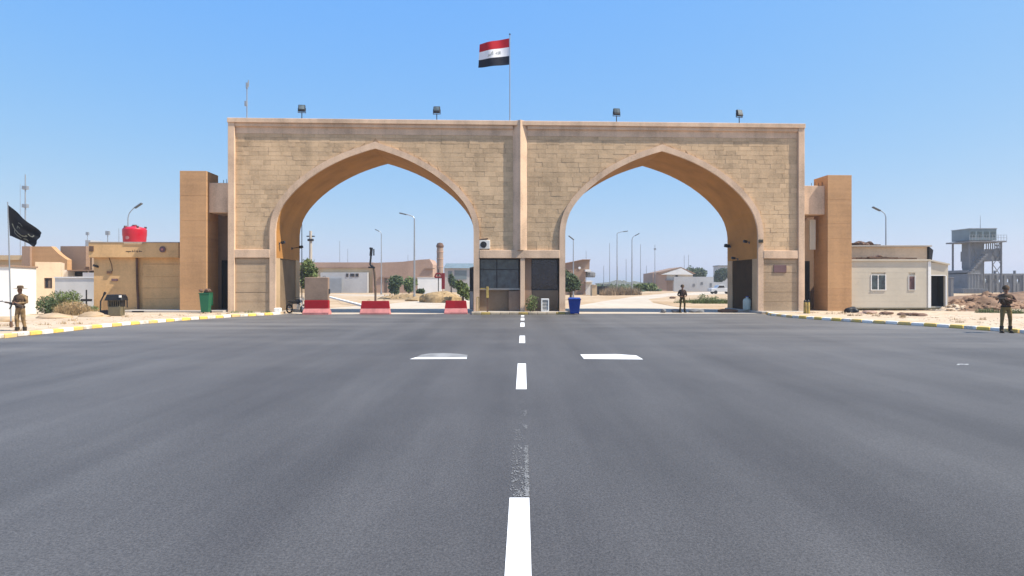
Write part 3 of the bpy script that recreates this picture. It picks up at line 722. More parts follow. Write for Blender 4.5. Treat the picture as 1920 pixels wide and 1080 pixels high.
me = bpy.data.meshes.new('national_flag'); me.from_pydata([tuple(v) for v in b.v], [], b.f)
for k in ('flagred', 'flagwhite', 'flagblack'): me.materials.append(M[k])
me.polygons.foreach_set('material_index', b.m)
bm = bmesh.new(); bm.from_mesh(me); bmesh.ops.remove_doubles(bm, verts=bm.verts, dist=1e-5); bm.to_mesh(me); bm.free(); me.shade_smooth()
fl = link('national_flag', me, None, fp, TH)
tag(fl, 'red, white and black striped flag with green script flying over the gateway', 'flag')
# lettering: Allahu Akbar in joined forms, set in reading order from the pole outwards
def textmesh(s, size=1.0):
    cu = bpy.data.curves.new('lettering', 'FONT'); cu.body = s; cu.size = size; cu.align_x = 'CENTER'; cu.resolution_u = 3
    o = bpy.data.objects.new('lettering', cu); C.objects.link(o)
    dg = bpy.context.evaluated_depsgraph_get(); me = bpy.data.meshes.new_from_object(o.evaluated_get(dg))
    bpy.data.objects.remove(o); bpy.data.curves.remove(cu); return me
tm = textmesh('\uFEAE\uFE92\uFEDB\uFE83  \uFEEA\uFEE0\uFEDF\uFE8D')
xs = [v.co.x for v in tm.vertices]; ys = [v.co.y for v in tm.vertices]
if xs:
    x0, x1, y0, y1 = min(xs), max(xs), min(ys), max(ys)
    print('TEXT', x0, x1, y0, y1, len(xs))
    for v in tm.vertices:
        u = .71 - (v.co.x - x0) / (x1 - x0) * .42; vv = .60 - (v.co.y - y0) / (y1 - y0) * .20
        p = flagpos(u, vv); v.co = p + Vector((0, -.012, 0))
    tm.materials.clear(); tm.materials.append(M['flaggreen'])
    link('lettering', tm, fl)
# air conditioner on the ledge
T = gthing('air_conditioner', 'boxy white air conditioner unit standing on the ledge of the centre pier', 'air conditioner', 909, 470, .1, z=ZE + .001)
b = MB(); b.box(-.36, .33, -.05, .24, .06, .62); b.build('body', M['offwhite'], T, bevel=.03)
b = MB(); b.lathe([(.2, 0), (.2, .02), (.01, .03)], 20); o = b.build('fan_grille', M['black'], T, loc=(-.08, -.05, .33)); o.rotation_euler = (R(90), 0, 0)
b = MB(); b.box(-.3, -.24, -.03, .22, 0, .06); b.box(.22, .28, -.03, .22, 0, .06); b.build('foot', M['darkmetal'], T)
b = MB(); b.obox((-.1, .1, .68), .62, .3, .04, ry=R(-8)); b.build('rain_cover', M['rust'], T)
# small wall lamps and cameras in the arches
def walllamp(a, v, z, label, cat, yaw, arm=.35, name='wall_lamp', big=.2):
    T = thing(name, label, cat, GW(a, v, z), TH + yaw, 'small lamps and cameras on the arch jambs')
    b = MB(); b.box(-.08, .08, -.02, .0, -.08, .08); b.tube((0, -.01, 0), (0, -arm, .08), .02, n=6); b.build('arm', M['darkmetal'], T)
    b = MB(); b.obox((0, -arm - big * .6, .08), big, big * 1.2, big * .8, rx=R(-12)); b.build('head', M['black'], T, bevel=.02)
walllamp(A1['l'], .75, GL(525, 457, .75)[1], 'stubby dark lamp on the left jamb of the first arch, above the grey door', 'lamp', R(90), .12)
walllamp(A1['l'], 3.3, GL(540, 466, 3.3)[1], 'dark lamp on a long slanting arm above the grey door', 'lamp', R(60), .75)
walllamp(A2['r'], 4.6, GL(1364, 463, 4.6)[1], 'round black lamp at the far edge of the jamb over the dark doorway', 'lamp', R(-90), .1, big=.28)
walllamp(A2['r'], 1.4, GL(1404, 455, 1.4)[1], 'pair-like small camera beside the archivolt over the dark doorway', 'camera', R(-90), .15, name='camera')
walllamp(A2['r'], 3.3, GL(1384, 486, 3.3)[1], 'drooping black lamp right above the lintel of the dark doorway', 'lamp', R(-90), .2)
a, z = GL(1427, 452); T = thing('switch_box', 'small grey box fixed on the archivolt front beside the brick panel', 'box', GW(a, .04, z), TH)
b = MB(); b.box(-.13, .13, -.1, -.001, -.11, .11); b.build('case', M['olive'], T, bevel=.01); b = MB(); b.box(-.08, .08, -.112, -.1, -.05, .05); b.build('cover', M['darkmetal'], T)

# ================================================================== ROADSIDE OBJECTS UNDER THE ARCHES
def jersey(px0, px1, Y, label, hgt=.82):
    wd = (px1 - px0) / F * Y
    T = thing('traffic_barrier', label, 'barrier', (X((px0 + px1) / 2, Y), Y, .001), TH, 'red and white barriers in the first arch')
    prof = [(-.30, 0), (.30, 0), (.30, .10), (.16, .34), (.11, hgt), (-.11, hgt), (-.16, .34), (-.30, .10)]
    def seg(z0, z1):
        out = []
        for s in (1, -1):
            pts = [p for p in ((.30, 0), (.30, .10), (.16, .34), (.11, hgt))]
            def wz(z):
                for (w0, a0), (w1, a1) in zip(pts[:-1], pts[1:]):
                    if a0 <= z <= a1: return w0 + (w1 - w0) * (z - a0) / (a1 - a0)
            zs_ = sorted({z0, z1} | {a for _, a in pts if z0 < a < z1})
            l = [(s * wz(z), z) for z in zs_]; out += l if s > 0 else l[::-1]
        return out
    for nm, z0, z1, m in (('base', 0, .36, 'pinkpaint'), ('body', .36, hgt, 'red')):
        b = MB(); pg = seg(z0, z1); n_ = len(pg); ins0, ins1 = z0 * .12, z1 * .12
        vs = []
        for s in (-1, 1): vs += [(s * (wd / 2 - z * .12), y, z) for y, z in pg]
        b.add(vs, [tuple(range(n_)), tuple(range(n_, 2 * n_))[::-1]] + [(k, n_ + k, n_ + (k + 1) % n_, (k + 1) % n_) for k in range(n_)])
        b.build(nm, M[m], T, bevel=.012)
    b = MB()
    for s in (-.5, .5): b.path([(s * wd * .5, 0, hgt - .02), (s * wd * .5, 0, hgt + .06), (s * wd * .5 + .12, 0, hgt + .06), (s * wd * .5 + .12, 0, hgt - .02)], .012, 5)
    b.build('lifting_loop', M['rust'], T)
    return T
jersey(676, 732, 39.2, 'red topped concrete barrier standing under the crooked sign pole')
jersey(833, 877, 39.6, 'red topped concrete barrier nearest the dark open gate leaf')
# blast wall
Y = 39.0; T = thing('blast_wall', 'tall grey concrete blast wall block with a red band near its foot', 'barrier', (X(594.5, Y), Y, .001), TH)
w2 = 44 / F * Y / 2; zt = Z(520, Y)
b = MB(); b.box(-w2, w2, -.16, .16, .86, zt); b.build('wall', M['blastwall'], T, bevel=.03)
b = MB(); b.box(-w2 - .012, w2 + .012, -.18, .18, .36, .86); b.build('red_band', M['red'], T, bevel=.02)
b = MB(); b.add([(-w2 - .06, -.4, 0), (w2 + .06, -.4, 0), (w2 + .06, -.4, .12), (-w2 - .06, -.4, .12), (-w2 - .02, -.19, .36), (w2 + .02, -.19, .36), (-w2 - .06, .4, 0), (w2 + .06, .4, 0), (w2 + .06, .4, .12), (-w2 - .06, .4, .12), (-w2 - .02, .19, .36), (w2 + .02, .19, .36)],
      [(0, 1, 2, 3), (3, 2, 5, 4), (7, 6, 9, 8), (8, 9, 10, 11), (4, 5, 11, 10), (0, 3, 4, 10, 9, 6), (1, 7, 8, 11, 5, 2), (0, 6, 7, 1)]); b.build('foot', M['pinkpaint'], T)
b = MB()
for s in (-.5, .5): b.path([(s * w2, 0, zt - .02), (s * w2, 0, zt + .07), (s * w2 + .14, 0, zt + .07), (s * w2 + .14, 0, zt - .02)], .014, 5)
b.build('lifting_loop', M['rust'], T)
b = MB(); b.box(w2, w2 + .06, -.1, .1, 1.25, 1.55); b.build('bracket', M['darkmetal'], T)
# crooked sign pole
Y = 40.4; T = thing('crooked_pole', 'thin dark crooked pole with a black bent sign head behind a barrier', 'pole', (X(704, Y), Y, .001))
def pl(px, py): return (X(px, Y) - X(704, Y), 0, Z(py, Y))
b = MB(); b.path([(0, 0, 0), pl(704, 540), pl(702, 510), pl(700, 500)], .07, 8); b.build('post', M['wood'], T, smooth=True)
b = MB(); b.path([pl(700, 500), pl(694, 497), pl(695, 485), pl(697, 466)], .06, 8); b.box(pl(691, 0)[0], pl(703, 0)[0], -.1, .1, pl(0, 503)[2], pl(0, 500)[2]); b.build('upper_arm', M['darkmetal'], T)
b = MB(); b.obox(Vector(pl(696, 472)), .16, .1, .52, ry=R(6)); b.obox(Vector(pl(701, 473)), .07, .08, .42); b.box(pl(693, 0)[0], pl(697, 0)[0], -.06, .06, pl(0, 468)[2], pl(0, 464)[2]); b.build('sign_head', M['black'], T, bevel=.01)
# motorcycle parked by the jamb
T = thing('motorcycle', 'dark parked motorcycle leaning by the blast wall under the arch', 'motorcycle', (X(556, 39.9), 39.9, .001), R(62))
def ringm(y, z, r, t, n=20):
    b = MB()
    for k in range(n):
        a0, a1 = 2 * math.pi * k / n, 2 * math.pi * (k + 1) / n
        b.tube((0, y + r * math.cos(a0), z + r * math.sin(a0)), (0, y + r * math.cos(a1), z + r * math.sin(a1)), t, n=6)
    return b
for y in (-.62, .62):
    o = ringm(y, .30, .25, .05).build('wheel', M['rubber'], T)
    b = MB(); 
    for k in range(6): b.tube((0, y, .3), (0, y + .22 * math.cos(k * 1.047), .3 + .22 * math.sin(k * 1.047)), .008, n=4)
    b.tube((-.06, y, .3), (.06, y, .3), .05); b.build('hub', M['chrome'], o)
b = MB(); b.blob((0, -.12, .78), .16, .3, .15, 3, .1); b.build('fuel_tank', M['black'], T, smooth=True)
b = MB(); b.blob((0, .35, .76), .14, .38, .07, 5, .1); b.build('seat', M['rubber'], T, smooth=True)
b = MB(); b.box(-.13, .13, -.22, .2, .28, .62); b.tube((.14, -.2, .3), (.16, .75, .34), .045); b.build('engine', M['chrome'], T, bevel=.03)
b = MB(); b.tube((-.08, -.62, .3), (-.08, -.38, 1.0), .022); b.tube((.08, -.62, .3), (.08, -.38, 1.0), .022); b.build('fork', M['chrome'], T)
b = MB(); b.path([(-.36, -.25, 1.02), (-.2, -.38, 1.04), (.2, -.38, 1.04), (.36, -.25, 1.02)], .016); b.build('handlebar', M['darkmetal'], T)
b = MB(); b.lathe([(.03, 0), (.1, .04), (.1, .12), (.02, .13)], 12); o = b.build('headlight', M['chrome'], T, loc=(0, -.45, .9)); o.rotation_euler = (R(90), 0, 0)
b = MB(); b.path([(0, -.3, .6), (0, .3, .62), (0, .62, .3)], .03); b.path([(0, .3, .66), (0, .72, .74)], .03); b.tube((-.05, .1, .3), (-.3, .15, .0), .015); b.build('frame', M['darkmetal'], T)
# open gate leaf beside the centre pier
p = GW(A1['r'] - .06, 3.2, 0); T = thing('gate_leaf', 'dark steel gate leaf folded open against the centre pier', 'gate', (p.x, p.y, .001), TH + R(98))
zt = Z(500, p.y)
b = MB(); b.box(0, 2.1, -.03, .03, .1, .16); b.box(0, 2.1, -.03, .03, zt - .06, zt); b.box(0, .06, -.03, .03, .16, zt - .06); b.box(2.04, 2.1, -.03, .03, .16, zt - .06); b.box(.06, 2.04, -.03, .03, 1.3, 1.36); b.build('frame', M['darkmetal'], T)
b = MB(); b.box(.06, 2.04, -.01, .01, .16, 1.3); b.build('sheet', M['greysheet'], T)
b = MB()
for k in range(12): b.tube((.14 + .165 * k, 0, 1.36), (.14 + .165 * k, 0, zt - .06), .012, n=5)
b.build('bars', M['darkmetal'], T)
# yellow barrier post with a dark lower half in front of the booth
a, _ = GL(914, 588, -.5); T = thing('boom_post', 'slim post with yellow top and dark foot before the booth window', 'post', GW(a, -.5, .14), TH)
b = MB(); b.box(-.05, .05, -.05, .05, 0, .85); b.build('foot', M['rust'], T); b = MB(); b.box(-.075, .075, -.075, .075, .85, 1.55); b.build('post', M['olddull'], T, bevel=.01)
b = MB(); b.box(-.42, .1, -.03, .03, 1.40, 1.47); b.build('stub_arm', M['olddull'], T)
a, _ = GL(896, 588, -.5); T = thing('hoop_rail', 'pale yellow hoop rail beside the slim yellow post', 'rail', GW(a, -.4, .14), TH)
b = MB(); b.path([(-.06, 0, 0), (-.06, 0, .9), (.06, 0, .9), (.06, 0, 0)], .025); b.build('hoop', M['olddull'], T); b = MB(); b.box(-.1, .1, -.06, .06, 0, .03); b.build('base', M['concrete'], T)
# white bladed fan box
a, _ = GL(1022, 580, -.2); T = thing('air_cooler', 'small white framed air cooler standing before the brown parapet', 'air cooler', GW(a, -.15, .142), TH)
b = MB(); b.box(-.24, .24, -.12, .2, .0, .06); b.box(-.24, .24, -.12, .2, .72, .80); b.box(-.24, -.18, -.12, .2, .06, .72); b.box(.18, .24, -.12, .2, .06, .72); b.build('casing', M['white'], T, bevel=.008)
b = MB(); b.box(-.18, .18, -.05, .16, .06, .72); b.build('back', M['greysheet'], T)
b = MB()
for k in range(7): b.obox((0, -.075, .13 + k * .09), .36, .05, .012, rx=R(30))
b.build('louvres', M['offwhite'], T)
# bins
def bin_(px, Y, label, m, hgt, wd, full, rz=0):
    T = thing('wheelie_bin', label, 'bin', (X(px, Y), Y, .126 if full else .002), rz)
    b = MB(); t, k = wd / 2, wd / 2 * .72
    vs = [(-k, -k, .06), (k, -k, .06), (k, k, .06), (-k, k, .06), (-t, -t, hgt * .9), (t, -t, hgt * .9), (t, t, hgt * .9), (-t, t, hgt * .9)]
    b.add(vs, [(0, 1, 2, 3), (0, 1, 5, 4), (1, 2, 6, 5), (2, 3, 7, 6), (3, 0, 4, 7), (4, 5, 6, 7)]); b.build('body', M[m], T, bevel=.02)
    b = MB(); b.box(-t * 1.08, t * 1.08, -t * 1.08, t * 1.08, hgt * .9, hgt * .94); b.build('rim', M[m], T, bevel=.012)
    if full:
        b = MB()
        for q in range(7): b.blob((random.uniform(-.2, .2), random.uniform(-.2, .2), hgt * .97 + random.uniform(0, .12)), .14, .14, .11, q, .5, 1)
        b.build('rubbish', M['rust'], T)
        b = MB(); b.box(-t, t, t * 1.1, t * 1.18, hgt * .35, hgt * .95); b.build('lid', M[m], T)
    else:
        b = MB(); b.add([(-t * 1.05, -t * 1.12, hgt * .94), (t * 1.05, -t * 1.12, hgt * .94), (t * 1.05, t * 1.05, hgt * .97), (-t * 1.05, t * 1.05, hgt * .97), (-t * .9, -t * .9, hgt), (t * .9, -t * .9, hgt), (t * .9, t * .9, hgt * 1.03), (-t * .9, t * .9, hgt * 1.03)],
                    [(0, 1, 5, 4), (1, 2, 6, 5), (2, 3, 7, 6), (3, 0, 4, 7), (4, 5, 6, 7), (0, 3, 2, 1)]); b.build('lid', M[m], T, bevel=.01)
    for s in (-1, 1):
        b = MB(); b.tube((s * k * .95, k, .08), (s * k * 1.15, k, .08), .08, n=12); b.build('wheel', M['rubber'], T)
bin_(386, 38.0, 'green bin overfilled with rubbish at the foot of the tower', 'green', 1.28, .58, True, .1)
bin_(1077, 38.95, 'closed blue bin standing at the edge of the second arch', 'blue', 1.0, .74, False, -.05)
# jerrycan-like tank in the dark doorway
T = thing('water_container', 'pale green plastic water container at the foot of the dark doorway', 'container', GW(A2['r'] - .1, 1.5, .145), TH + .2)
b = MB(); b.lathe([(.22, 0), (.27, .03), (.27, .62), (.22, .72), (.09, .78), (.09, .84)], 16); b.build('body', mat('pale_green_plastic', (.50, .56, .48), rough=.4, bump=.0), T, smooth=True)
b = MB(); b.lathe([(.1, .84), (.1, .9), (.02, .91)], 12); b.build('cap', M['blue'], T)
# broken kerb blocks behind the far guard
def rock(px0, px1, py, pyt, label, nm='concrete_block', m='greysheet', Y=None, seed=0):
    Y = Y or H * F / (py - HY); w_ = (px1 - px0) / F * Y; h_ = (py - pyt) / F * Y
    b = MB(); b.blob((0, 0, h_ * .45), w_ * .52, .24, h_ * .62, seed, .35, 2, freq=2.2)
    for i, v in enumerate(b.v):
        b.v[i] = (max(-w_ * .48, min(w_ * .48, v[0])), v[1], max(0.0, min(h_, v[2])))
    o = b.build(nm, M[m], None, loc=(X((px0 + px1) / 2, Y), Y, .001)); return tag(o, label, 'block', 'broken blocks in the second arch')
rock(1239, 1249, 586.3, 579, 'small dark block well before the far guard', seed=1)
rock(1258, 1276, 586, 579, 'dark broken block touching the feet of the far guard', seed=2)
rock(1290, 1321, 586, 579, 'long low broken kerb block on the cabin side of the far guard', seed=3)
rock(1345, 1385, 586, 579, 'heap of dark broken stone lying by the dark doorway', 'stone_heap', 'rust', seed=4)
# yellow bollards
for px, Y, lab in ((1509.5, 37.6, 'yellow bollard with a dark cap closer to the arch pier'), (1515.5, 37.4, 'yellow bollard closer to the plain tower')):
    T = thing('bollard', lab, 'bollard', (X(px, Y), Y, .126), 0, 'yellow bollards at the pier')
    b = MB(); b.lathe([(.09, 0), (.085, .62), (.07, .66)], 10); b.build('post', M['olddull'], T, smooth=True); b = MB(); b.lathe([(.075, .66), (.08, .72), (.03, .8)], 10); b.build('cap', M['black'], T)
# weeds at the feet of the piers
def leafcloud(b, blobs, n, size, mi=0, seed=0):
    rnd = random.Random(seed); wts = [bl[3] * bl[4] * bl[5] for bl in blobs]
    for _ in range(n):
        c = rnd.choices(blobs, wts)[0]
        d = Vector((rnd.gauss(0, 1), rnd.gauss(0, 1), rnd.gauss(0, 1))).normalized() * (rnd.random() ** .4 * (rnd.uniform(1.0, 1.3) if rnd.random() < .14 else 1.0))
        p = Vector((c[0] + d.x * c[3], c[1] + d.y * c[4], c[2] + d.z * c[5]))
        s = size * rnd.uniform(.6, 1.4); u = Vector((rnd.gauss(0, 1), rnd.gauss(0, 1), rnd.gauss(0, 1))).normalized(); v = u.orthogonal().normalized()
        v = (v + u.cross(v) * rnd.uniform(-1, 1)).normalized() 
        b.add([p - u * s, p + v * s * .45, p + u * s, p - v * s * .45], [(0, 1, 2, 3)], mi)
    return b
def bladecloud(b, cx_, cy_, rx_, ry_, n, h0, h1, wd, seed=0, mi=0, lean=.35, base=0):
    rnd = random.Random(seed)
    for _ in range(n):
        t, r_ = rnd.uniform(0, 6.283), rnd.random() ** .5
        p = Vector((cx_ + math.cos(t) * r_ * rx_, cy_ + math.sin(t) * r_ * ry_, base)); h_ = rnd.uniform(h0, h1) * (1 - .45 * r_)
        q = p + Vector((rnd.uniform(-lean, lean) * h_, rnd.uniform(-lean, lean) * h_, h_)); a_ = rnd.uniform(0, 3.14); d = Vector((math.cos(a_), math.sin(a_), 0)) * wd
        b.add([p - d, p + d, q], [(0, 1, 2)], mi)
    return b
def bush(name, label, cat, loc, blobs, n, size, m, group=None, stems=6):
    T = thing(name, label, cat, loc, 0, group)
    leafcloud(MB(), blobs, n, size, seed=len(bpy.data.objects)).build('foliage', M[m], T)
    b = MB(); rnd = random.Random(n)
    for k in range(stems):
        c = rnd.choice(blobs); b.tube((c[0] * .25 + rnd.uniform(-.1, .1), c[1] * .25, 0), (c[0] + rnd.uniform(-.3, .3) * c[3], c[1], c[2]), .03 + size * .08, .012, 5)
    b.build('stems', M['bark'], T)
    return T
p = GW(GA(998, -.2), -.2, .14)
bush('shrub', 'leafy green shrub growing against the booth beside the air cooler', 'shrub', p, [(0, 0, .55, .38, .28, .5), (-.2, 0, .3, .3, .25, .3)], 420, .06, 'leaf')
for k, (px, v) in enumerate(((468, -.8), (500, -.75), (441, -.8))):
    p = GW(GA(px, v), v, .126); o = bladecloud(MB(), 0, 0, .35, .12, 70, .1, .22, .012, k).build('weed_tuft', M['leaf'], None, loc=p)
    tag(o, ['weed tuft at the middle of the plain pier foot', 'weed tuft at the archivolt foot by the white stone', 'weed tuft at the outer corner of the pier foot'][k], 'weed', 'weeds along the pier foot')
b = MB(); b.box(-.18, .18, -.18, .18, 0, .26); o = b.build('corner_stone', M['kerbwhite'], None, bevel=.03, loc=GW(GA(521, -.55), -.55, .142)); tag(o, 'white painted stone at the corner of the first arch', 'stone')
# ================================================================== LEFT SIDE
Y = 41.2; gb = thing('guard_building', 'low tan guard building with a red tank on its roof', 'building', (X(258, Y), Y, 0), TH)
def lx(px, Y_=None, o=258): return X(px, Y_ or Y) - X(o, Y_ or Y)
zt, zb_ = Z(455, Y - .25), Z(483, Y - .25)
b = MB(); b.box(lx(178), lx(258), 0, 6, 0, zb_ + .05); b.box(lx(258), lx(338), .12, 6, 0, zb_ + .05); b.build('wall', M['tanwall'], gb)
b = MB(); b.box(lx(173), lx(337), -.28, 6.2, zb_, zt); b.build('roof_band', M['tanwall'], gb, bevel=.02)
b = MB(); b.box(lx(172.4), lx(337.4), -.31, 6.25, zt, zt + .05); b.build('roof_edge', M['concrete'], gb)
z = .2
for h_ in (.72, .68, .72, .8):
    b = MB(); b.box(lx(266), lx(337), .05, .118, z + .008, min(z + h_, zb_ - .02)); b.build('wall_slab', M['tanwall'], gb, bevel=.008); z += h_
b = MB(); b.path([(lx(257.5), -.06, zb_), (lx(258.5), -.06, 1.6), (lx(259.5), -.06, 1.1), (lx(260.5), -.06, .2)], .075, 8); b.build('drainpipe', M['rust'], gb, smooth=True)
b = MB(); b.lathe([(.16, 0), (.2, .03), (.2, .06), (.14, .08)], 18); o = b.build('plaque', M['signpurple'], gb, loc=(lx(308.5), -.29, Z(468, Y))); o.rotation_euler = (R(90), 0, 0)
b = MB(); b.lathe([(.07, 0), (.07, .02), (.02, .03)], 12); b.build('plaque_centre', M['pinkpaint'], o, loc=(0, 0, .08))
# dark handwritten line on the band (illegible in the photograph): joined cursive strokes
b = MB(); rnd = random.Random(5); x = lx(241)
while x < lx(270):
    wv = rnd.uniform(.05, .13); z0 = Z(472, Y) 
    b.box(x, x + wv, -.288, -.281, z0 - .02, z0 + .025); 
    if rnd.random() < .6: b.box(x + wv * .3, x + wv * .3 + .03, -.288, -.281, z0 + .02, z0 + rnd.uniform(.06, .13))
    if rnd.random() < .4: b.box(x + wv * .5, x + wv * .5 + .035, -.288, -.281, z0 - .08, z0 - .05)
    x += wv + (.05 if rnd.random() < .25 else .004)
b.build('lettering', M['ink'], gb)
b = MB(); b.box(lx(238), lx(272), -.32, -.28, Z(459, Y), Z(455.5, Y)); b.build('worn_patch', M['stone'], gb)
b = MB(); b.box(lx(175), lx(183), -.34, -.285, Z(472, Y), Z(462, Y)); b.build('lamp_box', M['rust'], gb, bevel=.015)
b = MB(); b.path([(lx(206), -.02, zb_), (lx(211), -.02, Z(497, Y)), (lx(212), -.02, Z(508, Y)), (lx(206), -.02, Z(512, Y))], .02, 6); b.build('cable', M['rust'], gb)
b = MB(); b.box(lx(203), lx(211), -.1, -.001, Z(513, Y), Z(508.5, Y)); b.build('switch', M['rust'], gb)
b = MB(); b.box(lx(211), lx(222), -.05, -.001, Z(527, Y), Z(522.5, Y)); b.build('wall_light', M['signpurple'], gb)
T = thing('camera', 'small dark security camera on the left corner of the guard building', 'camera', (X(185, Y), Y - .1, Z(499, Y)), R(-20))
b = MB(); b.obox((0, -.12, 0), .14, .34, .13, rx=R(-18)); b.build('body', M['darkmetal'], T, bevel=.01); b = MB(); b.tube((0, .1, -.02), (0, -.05, 0), .025); b.build('mount', M['darkmetal'], T)
b = MB(); b.box(X(232, 39.6), GW(aL - .12, 0, 0).x, 38.9, 41.0, .12, .24); o = b.build('step', M['concrete'], bevel=.015); struct(o)
b = MB(); b.box(X(248, 38.9), X(270, 38.9), 38.86, 38.897, .13, .22); o = b.build('drain_slot', M['black']); struct(o)
# red tank
Yt = 42.6; T = thing('water_tank', 'glossy red plastic water tank on the flat roof of the guard building', 'water tank', (X(252.5, Yt), Yt, zt + .051))
tr = 20.5 / F * Yt; th_ = Z(430, Yt) - zt - .05
b = MB(); b.lathe([(tr * .90, 0), (tr * .93, .05), (tr * .96, th_ * .5), (tr * .985, th_ * .55), (tr, th_ * .97), (tr * .97, th_)], 32); b.build('body', M['redtank'], T, smooth=True, angle=.5)
b = MB(); b.lathe([(tr * .97, th_ + .001), (tr * .9, th_ + .08), (tr * .5, th_ + .16), (.22, th_ + .18), (.22, th_ + .22), (.02, th_ + .23)], 32); b.build('dome', M['redtank'], T, smooth=True, angle=.5)
b = MB()
for k in range(5): a_ = 2 * math.pi * k / 5 + .5; b.obox((math.cos(a_) * tr * .86, math.sin(a_) * tr * .86, th_ + .13), .16, .1, .12, rz=a_)
b.lathe([(.14, th_ + .22), (.14, th_ + .30), (.02, th_ + .31)], 12); b.build('lugs', M['signpurple'], T)
b = MB()
for k in range(-6, 6):
    a0, a1 = -math.pi / 2 - .12 + k * .035, -math.pi / 2 - .12 + (k + 1) * .035
    def hh(q): return .11 * math.sqrt(max(0, 1 - (q / 6) ** 2))
    rr = tr * .975; zc = th_ * .36
    vs = [(rr * math.cos(a0), rr * math.sin(a0), zc - hh(k)), (rr * math.cos(a1), rr * math.sin(a1), zc - hh(k + 1)), (rr * math.cos(a1), rr * math.sin(a1), zc + hh(k + 1)), (rr * math.cos(a0), rr * math.sin(a0), zc + hh(k))]
    b.add(vs, [(0, 1, 2, 3)])
b.build('oval_logo', M['pinkpaint'], T)

# street lamps
def lamp(px, pytop, Y, arms, label, name='street_lamp', r=.07, m='steel'):
    zt = Z(pytop, Y); T = thing(name, label, 'street lamp', (X(px, Y), Y, .0), 0, 'street lamps around the gateway')
    z0 = zt
    for (dx, dy) in arms: z0 = min(z0, zt - dy / F * Y)
    b = MB(); b.tube((0, 0, 0), (0, 0, z0), r * 1.25, r * .7, 8); b.tube((0, 0, 0), (0, 0, .5), r * 1.9, r * 1.7, 8); b.build('pole', M[m], T, smooth=True)
    for dx, dy in arms:
        ex, ez = dx / F * Y, dy / F * Y
        pts = [(0, 0, z0 - .05), (ex * .12, 0, z0 + ez * .38), (ex * .5, 0, z0 + ez * .78), (ex * .85, 0, z0 + ez)]
        b = MB(); b.path(pts, r * .55, 6); a = b.build('arm', M[m], T)
        b = MB(); an = math.atan2(ez * .22, ex * .35); b.obox((ex * .98, 0, z0 + ez * 1.02), .85, .28, .14, ry=-an if ex > 0 else -an); b.build('lamp_head', M['lamphead'], a, bevel=.03)
    return T
lamp(240, 386, 62, [(20, 22)], 'street lamp with curved arm rising behind the red water tank')
lamp(1661, 392, 62, [(-18, 14)], 'grey street lamp with short arm behind the white cabin')
lamp(777, 401, 76, [(-22, 8)], 'tall street lamp with one long arm, centre of the first arch', r=.10)
lamp(715, 432, 112, [(-8, 6)], 'thin far street lamp between the crooked pole and the tall lamp', r=.09)
lamp(1075, 446, 80, [(-4, 5)], 'street lamp nearest the blue bin in the second arch', r=.07)
lamp(1157, 434, 115, [(16, 4)], 'tall far street lamp third among the pale masts, arm towards the cabin', r=.09)
lamp(1185, 440, 110, [(10, 9)], 'far street lamp with curved arm in the middle of the second arch', r=.1)

# left white cabin, turned towards the sun
Yc = 34.4; xr = X(19, Yc); rz = R(16); Lc = 5.6
T = thing('white_cabin', 'whitewashed low cabin behind the guard with the wide hat', 'cabin', (xr, Yc, .12), rz)
hc = Z(500, Yc) - .12
b = MB(); b.box(-Lc, -2.45, 0, 3.2, 0, hc); b.box(-2.45, -1.75, .15, 3.2, 0, hc); b.box(-1.75, 0, 0, 3.2, 0, hc); b.build('wall', M['white'], T)
b = MB(); b.box(-Lc - .08, .06, -.08, 3.3, hc, hc + .09); b.build('roof', M['brownwall'], T)
wo = MB(); wo.box(-2.42, -2.36, .02, .14, .6, hc - .35); wo.box(-1.84, -1.78, .02, .14, .6, hc - .35); wo.box(-2.36, -1.84, .02, .14, 1.55, 1.62); wo.box(-2.42, -1.78, .02, .14, .53, .6); wo.box(-2.42, -1.78, .02, .14, hc - .35, hc - .29); w_ = wo.build('window', M['steel'], T)
b = MB(); b.box(-2.36, -1.84, .08, .1, .6, 1.55); b.box(-2.36, -1.84, .08, .1, 1.62, hc - .35); b.build('pane', M['glass'], w_)
b = MB(); b.box(-1.5, -1.42, -.06, 0, .2, hc); b.build('downpipe', M['steel'], T)

# sand coloured compound behind: brown faces carry painted shade, pale side block painted sun
Y = 58; T = thing('walled_compound', 'sand coloured compound of stepped blocks beyond the white cabin', 'building', (X(90, Y), Y, 0))
def cxp(px, Y_=58): return X(px, Y_) - X(90, 58)
z = lambda py, Y_=58: Z(py, Y_)
pg = [(cxp(45), 0), (cxp(126), 0), (cxp(126), z(487)), (cxp(118), z(482)), (cxp(110), z(476)), (cxp(102), z(468)), (cxp(96), z(462)), (cxp(45), z(462))]
b = MB(); b.prism(pg, 0, .6); b.build('front_wall', M['tower'], T)
b = MB(); b.box(cxp(45), cxp(60), -.25, 0, 0, z(462)); b.build('shaded_end', M['brownwall'], T)
b = MB(); b.box(cxp(90), cxp(139), 1.6, 9, 0, z(461.5, 59.6)); b.build('shaded_block', M['brownwall'], T)
b = MB(); b.box(cxp(142), cxp(162), 2.2, 9, 0, z(466, 60)); b.build('sunlit_side', M['lightbeige'], T)
b = MB(); b.prism([(cxp(160), 0), (cxp(186), 0), (cxp(186), z(496)), (cxp(160), z(470))], 1.2, 1.8); b.build('sloping_wall', M['brownwall'], T)
b = MB(); b.box(cxp(-60), cxp(45), .8, 6, 0, z(487)); b.build('low_wing', M['cream'], T)
b = MB(); b.box(cxp(-60), cxp(45), .5, 6.2, z(487), z(478)); b.build('wing_parapet', M['cream'], T)
b = MB(); b.box(cxp(77), cxp(88), 6, 8, z(470), z(442)); b.build('roof_hut', M['greywall'], T)
Y2 = 50; T = thing('gate_lodge', 'small cream lodge with one brown window beside the compound', 'building', (X(66, Y2), Y2, 0), R(30))
